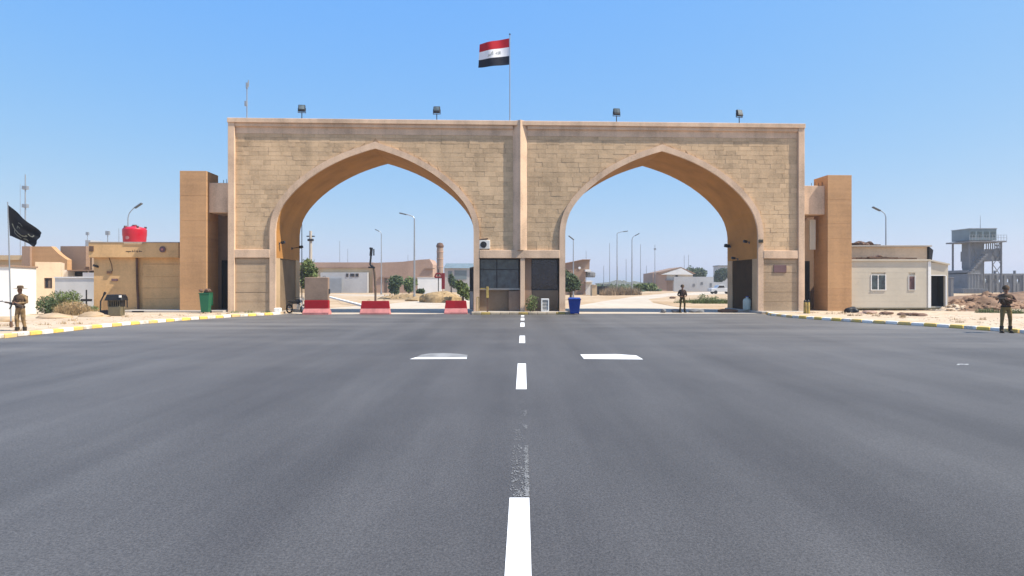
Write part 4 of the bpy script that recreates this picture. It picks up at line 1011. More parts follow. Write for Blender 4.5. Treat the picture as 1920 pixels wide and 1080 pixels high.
wl = 35 / F * Y2 * 1.12; hl = Z(491, Y2)
b = MB(); b.box(0, wl * .35, 0, 3, 0, hl); b.box(wl * .66, wl, 0, 3, 0, hl); b.box(wl * .35, wl * .66, 0, 3, 0, Z(541, Y2)); b.box(wl * .35, wl * .66, 0, 3, Z(521, Y2), hl); b.box(wl * .35, wl * .66, .35, 3, Z(541, Y2), Z(521, Y2)); b.build('wall', M['lightbeige'], T)  # sunlit brightness painted in with the paler beige
b = MB(); b.box(wl * .36, wl * .65, .12, .2, Z(541, Y2), Z(521, Y2)); wv = b.build('window', M['doorbrown'], T); b = MB(); b.box(wl * .4, wl * .5, .1, .13, Z(539, Y2), Z(523, Y2)); b.build('pane', M['glassdark'], wv)
Y3 = 47; T = thing('boundary_wall', 'pale grey boundary wall between the lodge and the guard building', 'wall', (X(143, Y3), Y3, 0))
b = MB(); b.box(X(103, Y3) - X(143, Y3), X(182, Y3) - X(143, Y3), 0, .3, 0, Z(521, Y3)); b.build('wall', M['offwhite'], T)
b = MB(); b.box(X(102, Y3) - X(143, Y3), X(183, Y3) - X(143, Y3), -.06, .36, Z(521, Y3), Z(519, Y3)); b.build('coping', M['white'], T)
Y4 = 52; T = thing('roof_shed', 'low white shed with a dark gap under its roof behind the boundary wall', 'shed', (X(150, Y4), Y4, 0))
q = lambda px: X(px, Y4) - X(150, Y4)
b = MB(); b.box(q(117), q(127), 0, 2, 0, Z(506, Y4)); b.box(q(127), q(155), .8, 2, 0, Z(508, Y4)); b.box(q(155), q(186), 0, 2, 0, Z(511, Y4)); b.build('wall', M['white'], T)
b = MB(); b.box(q(127), q(186), -.1, 2.2, Z(508, Y4), Z(506, Y4)); b.build('roof', M['brownwall'], T); b = MB(); b.box(q(129), q(152), .7, .8, Z(518, Y4), Z(509, Y4)); b.build('opening', M['black'], T)

# hooded olive cabinet by the kerb and what stands round it
Yk = 34.8; T = thing('hooded_stove', 'olive metal stove with black hood standing by the painted kerb', 'stove', (X(218.5, Yk), Yk, .126), R(6))
b = MB(); b.box(-.32, .32, -.25, .25, .02, .52); b.build('body', M['olive'], T, bevel=.015)
b = MB()
for k in range(6): b.box(-.30 + k * .11, -.26 + k * .11, -.24, -.2, .52, .80)
b.box(-.31, .31, -.24, .24, .80, .84); b.build('grate', M['olive'], T)
b = MB(); b.box(-.34, -.30, -.24, .24, .52, .85); b.box(.30, .34, -.24, .24, .52, .85); b.box(-.3, .3, .18, .24, .52, .85); b.build('fire_box', M['black'], T)
b = MB(); b.add([(-.46, -.36, .84), (.46, -.36, .84), (.46, .36, .84), (-.46, .36, .84), (-.36, -.3, 1.16), (.36, -.3, 1.16), (.36, .3, 1.16), (-.36, .3, 1.16)], [(0, 3, 2, 1), (0, 1, 5, 4), (1, 2, 6, 5), (2, 3, 7, 6), (3, 0, 4, 7), (4, 5, 6, 7)]); b.build('hood', M['black'], T, bevel=.02)
b = MB(); b.path([(.42, 0, 1.05), (.54, 0, 1.02), (.55, 0, .45)], .035); b.build('side_arm', M['black'], T)
b = MB(); b.box(.30, .40, -.38, -.3, 1.0, 1.12); b.build('white_tag', M['white'], T)
T = thing('crate', 'dark open crate on the ground beside the hooded stove', 'crate', (X(200, 34.9), 34.9, .126), R(4)); b = MB(); b.box(-.24, .24, -.2, .2, 0, .04); b.box(-.24, -.2, -.2, .2, .04, .3); b.box(.2, .24, -.2, .2, .04, .3); b.box(-.2, .2, -.2, -.17, .04, .3); b.box(-.2, .2, .17, .2, .04, .3); b.build('shell', M['darkmetal'], T); b = MB(); b.box(-.2, .2, -.17, .17, .04, .14); b.build('content', M['rust'], T)
T = thing('bent_pipe', 'bent black standing pipe between the dry brush and the hooded stove', 'pipe', (X(188, 36), 36, .126)); b = MB(); b.path([(0, 0, 0), (.02, 0, .75), (.16, 0, 1.02), (.24, 0, 1.16)], .04, 8); b.build('pipe', M['black'], T, smooth=True); b = MB(); b.obox((.25, 0, 1.2), .1, .09, .16, ry=.4); b.build('head', M['black'], T)
T = thing('cross_stand', 'black cross shaped stand above the dry brush', 'stand', (X(162, 38), 38, .126)); b = MB(); b.tube((0, 0, 0), (0, 0, 1.38), .04); b.build('upright', M['black'], T); b = MB(); b.box(-.31, .31, -.05, .05, .70, .84); b.build('crossbar', M['darkmetal'], T)
# planting
bush('shrub', 'dense dark green shrub beside the cabin wall', 'shrub', (X(88, 36.5), 36.5, .12), [(0, 0, .55, .55, .5, .52), (.25, .1, .4, .45, .4, .4)], 1500, .06, 'leafdark')
bush('shrub', 'lighter feathery green shrub behind the dry brush', 'shrub', (X(120, 39.5), 39.5, .12), [(-.3, 0, .85, .75, .5, .5), (.45, 0, .95, .5, .4, .45), (.8, .1, .7, .35, .3, .4), (0, 0, .5, .9, .4, .45)], 1500, .065, 'leaf')
b = MB(); bladecloud(b, X(137, 35.4), 35.4, 1.05, .5, 1300, .3, 1.15, .012, 3, base=.12); bladecloud(b, X(170, 35.6), 35.6, .5, .4, 350, .2, .6, .012, 4, base=.12)
leafcloud(b, [(X(137, 35.4), 35.4, .5, .95, .4, .4), (X(118, 35.2), 35.2, .3, .4, .3, .25)], 900, .05, seed=8)
o = b.build('dry_brush', M['dry']); tag(o, 'straw coloured dry brush heap between the shrubs and the stove', 'brush', kind='stuff')
b = MB(); leafcloud(b, [(0, 0, .25, .5, .3, .25)], 300, .06, seed=9); o = b.build('low_weed', M['leaf'], None, loc=(X(172, 36.8), 36.8, .12)); tag(o, 'low green weed clump at the foot of the black cross stand', 'weed')
for px, Yg, sx, lab in ((100, 32.5, .9, 'low orange heap of sand behind the kerb by the shrub'), (176, 33.8, .8, 'pale sand heap just before the hooded stove'), (8, 29.5, .7, 'orange sand heap at the foot of the white cabin')):
    b = MB(); b.blob((0, 0, 0), sx, .5, .26, int(px), .4, 3, flat=True); o = b.build('sand_heap', M['sand'], None, smooth=True, loc=(X(px, Yg), Yg, .10)); tag(o, lab, 'sand heap', 'sand heaps along the kerb')
# far antennas on the left
def mast(px, pyt, Y, label, r=.06, dots=(), name='radio_mast', m='steel', grp='thin masts on the horizon'):
    T = thing(name, label, 'mast', (X(px, Y), Y, 0), 0, grp); zt = Z(pyt, Y)
    b = MB(); b.tube((0, 0, 0), (0, 0, zt), r, r * .55, 6); b.build('pole', M[m], T)
    if dots:
        for d in dots: b = MB(); b.box(-r * 2.6, r * 2.6, -r * 2, r * 2, Z(d, Y) - .25, Z(d, Y) + .25); b.build('antenna', M[m], T)
mast(47.5, 327, 95, 'tall slim radio mast above the black flag', .13, (352, 386))
mast(38, 345, 150, 'fainter second mast just beside the tall slim one', .08)
mast(164, 436, 110, 'short mast with a small head over the stepped compound', .08, (438,))
mast(202, 434, 80, 'short mast with a drum head before the red tank', .08, (437,))
mast(223, 428, 55, 'thin greenish whip antenna just beside the red tank', .035)

# black flag
Yf = 25.6; fb = Vector((X(21, Yf), Yf, .12)); tp = Vector((X(14.5, Yf), Yf, Z(379, Yf)))
T = thing('flagpole', 'slightly leaning thin pole carrying the black flag', 'flagpole', fb)
b = MB(); b.tube((0, 0, 0), tp - fb, .03, .018); b.build('pole', M['steel'], T); b = MB(); b.tube((0, 0, -.1), (0, 0, .25), .05); b.build('socket', M['rust'], T)
c00, c10, c11, c01 = [Vector((X(a, Yf) - fb.x, 0, Z(c, Yf) - fb.z)) for a, c in ((15, 384), (77.5, 437), (69, 462), (18.5, 442))]
def bflag(u, v):
    p = (c00 * (1 - u) + c10 * u) * (1 - v) + (c01 * (1 - u) + c11 * u) * v
    p.z += .035 * math.sin(5.5 * u) * (v - .1) - .05 * v * math.sin(3.14 * u) * .6
    p.y = .10 * math.sin(9 * u + 2.2 * v) * (u ** .5) + .03 * math.sin(13 * v + 4 * u) * u
    return p
me = bpy.data.meshes.new('black_flag'); NN, KK = 30, 16
me.from_pydata([tuple(bflag(i / NN, j / KK)) for j in range(KK + 1) for i in range(NN + 1)], [], [(j * (NN + 1) + i, j * (NN + 1) + i + 1, (j + 1) * (NN + 1) + i + 1, (j + 1) * (NN + 1) + i) for j in range(KK) for i in range(NN)])
me.materials.append(M['blackcloth']); me.shade_smooth(); bf = link('black_flag', me, None, fb); tag(bf, 'black flag with faint grey script drooping from the leaning pole', 'flag')
b = MB(); rnd = random.Random(4)
def stroke(pts, wd=.018):
    for (u0, v0), (u1, v1) in zip(pts[:-1], pts[1:]):
        d = Vector((u1 - u0, v1 - v0)).normalized(); nn = Vector((-d.y, d.x)) * wd
        q = [bflag(u0 - nn.x, v0 - nn.y), bflag(u1 - nn.x, v1 - nn.y), bflag(u1 + nn.x, v1 + nn.y), bflag(u0 + nn.x, v0 + nn.y)]
        for p in q: p.y -= .014
        b.add(q, [(0, 1, 2, 3)])
stroke([(.1, .55), (.16, .66), (.26, .70), (.36, .74), (.46, .78), (.55, .74), (.6, .66)], .022); stroke([(.2, .7), (.22, .82), (.32, .86), (.44, .9)], .016)
stroke([(.62, .55), (.70, .6), (.76, .56), (.78, .46)], .02); stroke([(.34, .34), (.42, .3), (.48, .36)], .015); stroke([(.5, .88), (.58, .84), (.62, .9)], .016); stroke([(.3, .6), (.32, .48), (.4, .52)], .012)
b.build('lettering', M['flaggrey'], bf)

# ================================================================== RIGHT SIDE
Y = 41.6; x0 = X(1594, Y); x1 = X(1780, Y); L = x1 - x0
T = thing('site_cabin', 'white prefabricated cabin with two windows and an open dark doorway', 'cabin', (x0, Y, 0), R(1))
zb, zt = Z(577, Y), Z(489, Y); q = lambda px: X(px, Y) - x0
w1a, w1b, w1z0, w1z1 = q(1634), q(1661), Z(543, Y), Z(516, Y)
w2a, w2b, w2z0, w2z1 = q(1705), q(1717), Z(543, Y), Z(518, Y)
da, db, dz1 = q(1747.5), q(1774), Z(517, Y)
dep = 2.4
def pan(b, a, c, z0, z1): b.box(a, c, 0, .08, z0, z1)
# front cladding board by board (horizontal seams) around the openings
nb = 8; bz = [zb + (zt - zb) * k / nb for k in range(nb + 1)]
for z0, z1 in zip(bz[:-1], bz[1:]):
    spans = [(0.06, q(1741))]
    for (a, c, zz0, zz1) in ((w1a, w1b, w1z0, w1z1), (w2a, w2b, w2z0, w2z1)):
        if z1 > zz0 + .02 and z0 < zz1 - .02:
            ns = []
            for s0, s1 in spans:
                if s0 < a and c < s1: ns += [(s0, a, None), (c, s1, None)]
                else: ns.append((s0, s1, None))
            spans = [(s[0], s[1]) for s in ns]
    for s0, s1 in spans:
        b = MB(); pan(b, s0, s1, z0 + .002, z1 - .002); b.build('cladding_board', M['panelwhite'], T)
b = MB()
for (a, c, zz0, zz1) in ((w1a, w1b, w1z0, w1z1), (w2a, w2b, w2z0, w2z1)):      # inner wall with clear openings behind the boards
    pass
b.box(0, w1a, .082, .14, zb, zt); b.box(w1b, w2a, .082, .14, zb, zt); b.box(w2b, da - .1, .082, .14, zb, zt)
for (a, c, zz0, zz1) in ((w1a, w1b, w1z0, w1z1), (w2a, w2b, w2z0, w2z1)): b.box(a, c, .082, .14, zb, zz0); b.box(a, c, .082, .14, zz1, zt)
b.box(db, L, 0, .14, zb, zt - .16); b.box(da - .1, db, 0.0, .14, dz1, zt - .1)
b.box(0, .06, .14, dep, zb, zt); b.box(L - .06, L, .14, dep, zb, zt - .16); b.box(.06, L - .06, dep - .06, dep, zb, zt - .1); b.box(.06, L - .06, .14, dep - .06, zb, zb + .08)
b.build('wall', M['panelwhite'], T)
b = MB(); b.add([(-.06, -.1, zt), (q(1743), -.1, zt), (L + .05, -.1, zt - .28), (-.06, -.1, zt + .1), (q(1743), -.1, zt + .1), (L + .05, -.1, zt - .19), (-.06, dep + .1, zt), (q(1743), dep + .1, zt), (L + .05, dep + .1, zt - .28), (-.06, dep + .1, zt + .1), (q(1743), dep + .1, zt + .1), (L + .05, dep + .1, zt - .19)],
      [(0, 1, 4, 3), (1, 2, 5, 4), (6, 9, 10, 7), (7, 10, 11, 8), (3, 4, 10, 9), (4, 5, 11, 10), (0, 6, 7, 1), (1, 7, 8, 2), (0, 3, 9, 6), (2, 8, 11, 5)]); b.build('roof', M['panelwhite'], T)
b = MB(); b.box(-.02, .058, -.02, .08, zb, zt); b.box(q(1741.5), q(1747), -.03, .0815, zb, zt - .02); b.box(q(1775), q(1777), -.03, -.001, zb, dz1); b.box(q(1747.2), q(1775), -.03, -.001, dz1, dz1 + .05); b.build('corner_post', M['white'], T)
b = MB(); b.box(-.02, L + .01, -.04, dep, zb - .1, zb - .003); b.build('base_rail', M['olive'], T)
for px in (1602, 1655, 1705, 1740, 1773):
    b = MB(); b.box(q(px) - .12, q(px) + .12, .05, .3, .12, zb - .1); b.build('foot', M['concrete'], T)
f_ = MB(); f_.box(w1a - .03, w1b + .03, -.03, .0, w1z1, w1z1 + .04); f_.box(w1a - .03, w1b + .03, -.05, .0, w1z0 - .05, w1z0); f_.box(w1a - .03, w1a + .02, -.03, .09, w1z0, w1z1); f_.box(w1b - .02, w1b + .03, -.03, .09, w1z0, w1z1); m_ = (w1a + w1b) / 2; f_.box(m_ - .03, m_ + .03, .02, .08, w1z0, w1z1)
wf = f_.build('window', M['white'], T); 
for a, c in ((w1a + .02, m_ - .03), (m_ + .03, w1b - .02)): b = MB(); b.box(a, c, .04, .055, w1z0, w1z1); b.build('pane', M['glass'], wf)
f_ = MB(); f_.box(w2a - .03, w2b + .03, -.03, 0, w2z1, w2z1 + .04); f_.box(w2a - .03, w2b + .03, -.04, 0, w2z0 - .04, w2z0); f_.box(w2a - .03, w2a + .02, -.03, .09, w2z0, w2z1); f_.box(w2b - .02, w2b + .03, -.03, .09, w2z0, w2z1); wf = f_.build('window', M['offwhite'], T)
b = MB(); b.box(w2a + .02, w2b - .02, .04, .06, w2z0, w2z1); b.build('shutter', M['signpurple'], wf)
b = MB(); b.box(da - .09, db + .04, .7, .74, zb + .085, zt - .2); b.box(da - .12, da - .09, .145, .74, zb + .085, zt - .2); b.box(db + .0, db + .03, .145, .7, zb + .085, zt - .2); b.build('doorway_shade_lining', M['black'], T)  # black lining added to paint the dark of the cabin interior
b = MB(); b.box(da - .05, db + .05, -.45, -.045, .12, zb - .12); b.build('door_step', M['concrete'], T, bevel=.01)
# junk on the cabin roof
b = MB(); rnd = random.Random(3)
for k in range(26):
    px = rnd.uniform(1604, 1712); c = Vector((X(px, Y + .6) , Y + rnd.uniform(.3, 1.2), zt + .13 + rnd.uniform(.02, .08)))
    b.obox(c, rnd.uniform(.4, 1.6), rnd.uniform(.06, .3), rnd.uniform(.04, .12), rz=rnd.uniform(-.3, .3), ry=rnd.uniform(-.05, .05))
b.blob((X(1648, Y + .6), Y + .7, zt + .22), .35, .3, .16, 2, .5)
o = b.build('roof_clutter', M['rust']); tag(o, 'dark planks and scraps lying along the white cabin roof', 'clutter', kind='stuff')
# low building behind the cabin
Y = 45.5; x0 = X(1584, Y); T = thing('annex_building', 'low tan flat roofed annex rising behind the white cabin', 'building', (x0, Y, 0)); q = lambda px: X(px, Y) - x0
z1 = Z(461, Y)
b = MB(); b.box(0, q(1740), .1, 6, 0, z1 - .06); b.build('wall', M['lightbeige'], T)
b = MB(); b.box(-.05, q(1746), -.1, 6.2, z1 - .06, z1 + .04); b.build('roof', M['concrete'], T, bevel=.01)
b = MB(); b.prism([(q(1742), z1 - .07), (q(1749), z1 - .3), (q(1746), Z(494, Y)), (q(1741), Z(494, Y))], -.05, 5.5); b.build('end_fascia', M['darkmetal'], T)
b = MB(); rnd = random.Random(8)
for k in range(9): b.blob((X(rnd.uniform(1606, 1626), Y + 1), Y + 1 + rnd.uniform(-.3, .3), z1 + .12 + rnd.uniform(0, .12)), .32, .3, .15, k, .6, 2)
for k in range(4): b.obox((X(1634 + 3 * k, Y + 1), Y + 1, z1 + .12), .5, .3, .08, rz=k)
o = b.build('roof_rubbish', M['rust']); tag(o, 'brown rubbish heap on the flat annex roof', 'rubbish', kind='stuff')
# dark bag and scraps along the kerb
for px, Yb, w_, lab, m in ((1597, 38.6, .36, 'black rubbish bag slumped between the plain tower and the cabin', 'black'), (1628, 37.2, .5, 'reddish dirt heap under the near end of the cabin', 'pinkwall'), (1661, 36.2, .34, 'dark scrap sack under the wide cabin window', 'rust'), (1697, 35.2, .34, 'flat dark scrap lying by the kerb under the small window', 'rust'), (1722, 34.6, .45, 'flat dark scrap nearest the cabin doorway', 'rust')):
    b = MB(); b.blob((0, 0, .05), w_, .3, .13 if w_ != .36 else .34, int(px), .5, 3, flat=True); o = b.build('rubbish_heap', M[m], None, smooth=True, loc=(X(px, Yb), Yb, .122)); tag(o, lab, 'rubbish', 'scraps along the cabin kerb')
# rubble mound: displaced heap with loose lumps
def mound(cx_, cy_, rx_, ry_, h_, seed, m, name, label, cat, lumps=0, res=44):
    vs, fs = [], []; rnd = random.Random(seed)
    for j in range(res + 1):
        for i in range(res + 1):
            u, v = i / res * 2 - 1, j / res * 2 - 1; d = math.hypot(u, v)
            f = max(0, 1 - d) ** .75
            n_ = noise.fractal(Vector((u * 2.6 + seed, v * 2.6, seed)), .8, 2.2, 5)
            vs.append((u * rx_, v * ry_, max(-.05, f * h_ * (1 + .55 * n_) - .04)))
    for j in range(res):
        for i in range(res): k = j * (res + 1) + i; fs.append((k, k + 1, k + res + 2, k + res + 1))
    b = MB(); b.add(vs, fs)
    for k in range(lumps):
        t, r_ = rnd.uniform(0, 6.28), rnd.random() ** .5; s = rnd.uniform(.04, .16)
        u, v = math.cos(t) * r_, math.sin(t) * r_
        b.blob((u * rx_, v * ry_, max(0, (1 - r_) ** .75 * h_ * .95)), s * rnd.uniform(1, 1.8), s, s * .8, k, .6, 1)
    o = b.build(name, M[m], None, smooth=True, loc=(cx_, cy_, .1), angle=.9); tag(o, label, cat, kind='stuff'); return o
mound(X(1852, 46), 46, 3.0, 2.2, 1.1, 3, 'rubble', 'rubble', 'brown heap of earth and rubble behind the pointing guard', 'rubble', 130)
mound(X(1800, 44), 44, 1.7, 1.6, .7, 5, 'rubble', 'rubble', 'lower earth heap beside the open cabin doorway', 'rubble', 70)
mound(X(1788, 41.5), 41.5, 1.2, .9, .42, 6, 'verge', 'rubble', 'pale rubble spill at the corner of the white cabin', 'rubble', 40)
mound(X(1835, 41), 41, 1.7, .9, .45, 9, 'rubble', 'rubble', 'low dark lumps of earth in front of the brown heap', 'rubble', 60)
o = mound(52, 57, 27, 5.5, 1.0, 14, 'rubble', 'earth_bank', 'long brown earth bank', 'bank', 0, 70); o['kind'] = 'structure'; del o['category']
for px, Yb, sx, lab in ((1853, 38.5, .8, 'sparse olive weeds before the rubble heap'), (1905, 37.5, .7, 'olive weeds behind the pointing guard at the picture edge')):
    b = MB(); bladecloud(b, 0, 0, sx, .35, 420, .1, .42, .012, int(px)); leafcloud(b, [(0, 0, .15, sx, .3, .15)], 160, .05, seed=int(px)); o = b.build('weed_patch', M['leaf'], None, loc=(X(px, Yb), Yb, .12)); tag(o, lab, 'weeds', 'weeds around the rubble')

# pebbles, clods and dry tufts scattered over the two verges
b = MB(); rnd = random.Random(31)
for k in range(900):
    side = rnd.choice((-1, 1)); y_ = rnd.uniform(21, 40); e = (17.9 if side < 0 else 19.6) - max(0, (y_ - 29)) * .33
    x_ = side * (e + .5 + abs(rnd.gauss(0, 3.2))); s_ = rnd.uniform(.012, .05) * (1.6 if rnd.random() < .06 else 1)
    b.blob((x_, y_, .128), s_ * rnd.uniform(.8, 1.6), s_, s_ * .6, k, .5, 1)
o = b.build('pebbles', M['verge']); tag(o, 'pebbles and clods scattered over the sandy verges', 'pebbles', kind='stuff')
b = MB()
for k in range(34):
    side = rnd.choice((-1, 1)); y_ = rnd.uniform(23, 39); e = (17.9 if side < 0 else 19.6) - max(0, (y_ - 29)) * .33
    bladecloud(b, side * (e + .4 + abs(rnd.gauss(0, 2.6))), y_, rnd.uniform(.1, .3), .12, rnd.randrange(25, 70), .06, .26, .009, k, base=.12)
o = b.build('dry_tufts', M['dry']); tag(o, 'small dry grass tufts scattered over the sandy verges', 'grass', kind='stuff')
# ================================================================== WATCHTOWER AND ARCADED WALL (far right)
Y = 128; ox = X(1828, Y); T = thing('watchtower', 'grey steel watchtower with a blue grey cabin on tall legs', 'watchtower', (ox, Y, 0))
q = lambda px: X(px, Y) - ox
z = lambda py: Z(py, Y)
b = MB(); b.box(q(1801), q(1850), -2.6, 2.6, z(452), z(431)); b.build('cabin', M['bluegrey'], T)
b = MB(); b.box(q(1800), q(1851), -2.7, 2.7, z(431), z(430)); b.build('roof', M['steel'], T)
b = MB()
for k in range(4): a = q(1801) + (q(1850) - q(1801)) * (k + .12) / 4; b.box(a, a + .95, -2.63, -2.6, z(447), z(436))
b.build('window', M['glass'], T)
b = MB(); b.box(q(1795), q(1863), -3.4, 3.4, z(456), z(453.5)); b.build('platform', M['greysheet'], T)
b = MB(); 
for k in range(14): a = q(1795) + (q(1863) - q(1795)) * k / 13; b.tube((a, -3.4, z(453.5)), (a, -3.4, z(443)), .035, n=4)
for zz in (443, 448): b.tube((q(1795), -3.4, z(zz)), (q(1863), -3.4, z(zz)), .04, n=4)
b.build('railing', M['steel'], T)
for px in (1802, 1860):
    for y_ in (-2.4, 2.4): b = MB(); b.tube((q(px), y_, 0), (q(px), y_, z(455)), .19, n=6); b.build('leg', M['greysheet'], T)
for (a, c) in ((q(1802), q(1815)), (q(1845), q(1860))):
    b = MB()
    for k in range(4):
        z0, z1 = 1 + k * 2.3, 1 + (k + 1) * 2.3; b.tube((a, -2.4, z0), (c, -2.4, z1), .07, n=4); b.tube((c, -2.4, z0), (a, -2.4, z1), .07, n=4)
    b.build('bracing', M['greysheet'], T)
for a_, y_ in ((1844, -2.4), (1851, 1)): b = MB(); b.tube((q(a_), y_, 0), (q(a_), y_, z(490)), .12, n=5); b.build('inner_prop', M['greysheet'], T)
b = MB(); b.box(q(1815), q(1832), -1.8, 1.8, z(503), z(456)); b.box(q(1815.4), q(1859.6), -2.2, 2.2, z(490), z(471)); b.box(q(1832), q(1859.6), -2.2, -2.0, z(471) + .004, z(468)); b.build('mid_deck', M['greysheet'], T)
b = MB()
for k in range(7): b.box(q(1834) + k * .42, q(1834) + k * .42 + .12, -2.2, -2.05, z(468), z(457))
b.build('deck_rail', M['greysheet'], T)
b = MB()
for k in range(9): b.box(q(1795) + k * .36, q(1795) + k * .36 + .6, -3.6, -2.6, z(512) + k * .42, z(512) + k * .42 + .35)
b.build('stairs', M['greysheet'], T)
b = MB(); b.box(q(1794), q(1816), -3, 3, 0, z(507)); b.box(q(1816), q(1831), -1.8, 1.8, 0, z(503)); b.build('base_block', M['greysheet'], T)
b = MB()
for k in range(4): b.box(q(1796) + k * .58, q(1796) + k * .58 + .07, -3.06, -3, 0, z(510))
b.box(q(1794), q(1817), -3.1, 3.1, z(514), z(512)); b.build('base_ribs', M['steel'], T)
b = MB(); b.tube((q(1838), 0, z(430)), (q(1838), 0, z(404)), .07, .03, 5); b.build('aerial', M['steel'], T)
Y = 136; ox = X(1826, Y); T = thing('arcaded_wall', 'long grey wall pierced by small bright arched openings', 'wall', (ox, Y, 0)); q = lambda px: X(px, Y) - ox; z = lambda py: Z(py, Y)
zt = z(516); cs = [1833, 1849.5, 1862, 1875.5, 1891, 1909.5, 1927, 1944]; hw = 2.6 / F * Y
edges = [(c - 7.2, c + 7.2) for c in cs]
for k, c in enumerate(cs):
    a0 = q((cs[k - 1] + c) / 2) if k else q(1826); a1 = q((cs[k + 1] + c) / 2) if k < len(cs) - 1 else q(1960)
    cx_ = q(c); zl, zh = z(529.5), z(525)
    poly = [(cx_ - hw, zl)] + [(cx_ + hw * math.cos(t), zh + hw * 1.3 * math.sin(t)) for t in [math.pi * (1 - s / 8) for s in range(9)]] + [(cx_ + hw, zl)]
    b = MB()
    b.box(a0, cx_ - hw, 0, .5, 0, zt); b.box(cx_ + hw, a1, 0, .5, 0, zt); b.box(cx_ - hw, cx_ + hw, 0, .5, 0, zl)
    up = poly[1:-1]
    for (p0, p1) in zip(up[:-1], up[1:]):
        b.add([(p0[0], 0, p0[1]), (p1[0], 0, p1[1]), (p1[0], 0, zt), (p0[0], 0, zt), (p0[0], .5, p0[1]), (p1[0], .5, p1[1]), (p1[0], .5, zt), (p0[0], .5, zt)], [(0, 1, 2, 3), (7, 6, 5, 4), (0, 4, 5, 1), (3, 2, 6, 7)])
    b.build('wall_bay', M['arcade'], T)
    b = MB(); b.box(a1 - .22, a1 + .22, -.25, -.003, 0, zt + .02); b.build('buttress', M['greysheet'], T)
    b = MB(); b.box(a0 + .7, a1 - .7, -.07, -.003, 0, z(532)); b.build('niche_panel', M['arcade'], T)
b = MB(); b.box(q(1826), q(1960), -.15, .65, zt + .021, zt + .35); b.build('coping', M['greysheet'], T)
b = MB(); b.box(q(1866), q(1868), 0, .5, zt + .35, zt + 1.0); b.box(q(1903), q(1905), 0, .5, zt + .35, zt + 1.0); b.build('stub_post', M['greysheet'], T)
def simple_car(name, label, cat, loc, rz, L, m, pick=False):
    T = thing(name, label, cat, loc, rz)
    w2 = .85
    prof = [(-L / 2, .35), (-L / 2, .85), (-L * .22, .95), (-L * .12, 1.45), (L * .14, 1.47), (L * .22, .98), (L / 2, .92), (L / 2, .35)]
    if pick: prof = [(-L / 2, .4), (-L / 2, 1.0), (-L * .26, 1.08), (-L * .16, 1.65), (L * .06, 1.65), (L * .09, 1.1), (L / 2, 1.05), (L / 2, .4)]
    b = MB(); b.prism(prof, -w2, w2); b.build('body', m, T, bevel=.05)
    b = MB(); zz = prof[3][1]; b.prism([(prof[2][0] + .1, prof[2][1] + .02), (prof[3][0] + .02, zz - .1), (prof[4][0] - .05, zz - .1), (prof[5][0] - .05, prof[5][1] + .04)], -w2 - .008, w2 + .008); b.build('window', M['glassdark'], T)
    for sx in (-.31, .31):
        for sy in (-1, 1): b = MB(); b.tube((sx * L, sy * w2 * .8, .33), (sx * L, sy * (w2 + .02), .33), .33, n=14); b.build('wheel', M['rubber'], T)
    b = MB(); b.box(-L / 2 - .03, -L / 2, -.75, -.45, .6, .75); b.box(-L / 2 - .03, -L / 2, .45, .75, .6, .75); b.build('headlight', M['lampglass'], T)
    return T
Yc = 122; T = thing('dark_container', 'long dark grey container lying at the foot of the watchtower', 'container', (X(1821, Yc), Yc, 0))
b = MB(); L = 46 / F * Yc / 2; b.box(-L, L, -1.2, 1.2, .1, Z(541, Yc)); b.build('body', M['greysheet'], T)
b = MB()
for k in range(18): b.box(-L + k * L / 9, -L + k * L / 9 + .12, -1.26, -1.2, .1, Z(542, Yc))
b.build('ribs', M['greysheet'], T)
T = thing('dark_post', 'stubby dark grey block post beside the cabin doorway', 'post', (X(1783, 70), 70, 0)); b = MB(); b.box(-.16, .16, -.2, .2, 0, Z(521, 70)); b.build('post', M['greysheet'], T); b = MB(); b.box(-.2, .2, -.24, .24, Z(521, 70), Z(520, 70)); b.build('cap', M['steel'], T)

# ================================================================== SEEN THROUGH THE FIRST ARCH
def building(name, label, cat, px, Y): return thing(name, label, cat, (X(px, Y), Y, 0)), (lambda p: X(p, Y) - X(px, Y)), (lambda p: Z(p, Y))
T, q, z = building('long_hall', 'long pinkish hall with white lower front and a raised brown end', 'building', 700, 132)
b = MB(); b.box(q(560), q(700), 0, 9, 0, z(503)); b.build('wall', M['cream'], T)
b = MB(); b.box(q(560), q(700), -.35, 9.3, z(503), z(501)); b.build('roof_edge', M['brownwall'], T)
b = MB(); b.box(q(560), q(700), -.2, 9.2, z(501), z(492)); b.build('roof_band', M['pinkwall'], T)
b = MB(); b.prism([(q(700), 0), (q(812), 0), (q(812), z(496)), (q(806), z(486)), (q(790), z(487)), (q(755), z(491)), (q(700), z(493))], -.6, 9); b.build('tall_end', M['pinkwall'], T)
b = MB(); b.box(q(796), q(816), -.9, -.61, z(504.5), z(503)); b.box(q(712), q(738), -.9, -.61, z(521), z(519.5)); b.build('canopy', M['brownwall'], T)
b = MB(); b.box(q(605), q(692), -1.5, -.1, 0, z(511)); b.build('front_annex', M['greywall'], T)
for k, (p0, p1) in enumerate(((652.5, 657), (660, 668), (670, 676))):
    f_ = MB(); f_.box(q(p0), q(p1), -1.56, -1.5, z(519), z(513)); wv = f_.build('window', M['doorbrown'], T); f_ = MB(); f_.box(q(p0) + .1, q(p1) - .1, -1.6, -1.56, z(518.4), z(513.6)); f_.build('pane', M['glassdark'], wv)
b = MB(); b.box(q(614), q(645), -1.9, -1.5, 0, z(522)); b.build('sheet_screen', M['steel'], T)
b = MB(); b.box(q(722), q(727), -.66, -.6, 0, z(522)); b.build('doorway', M['doorbrown'], T)
b = MB(); b.box(q(680), q(735), -3.6, -3.3, 0, z(549)); b.build('low_wall', M['cream'], T)
T, q, z = building('brick_chimney', 'round brown brick chimney tower with a dark cap', 'chimney', 825, 120)
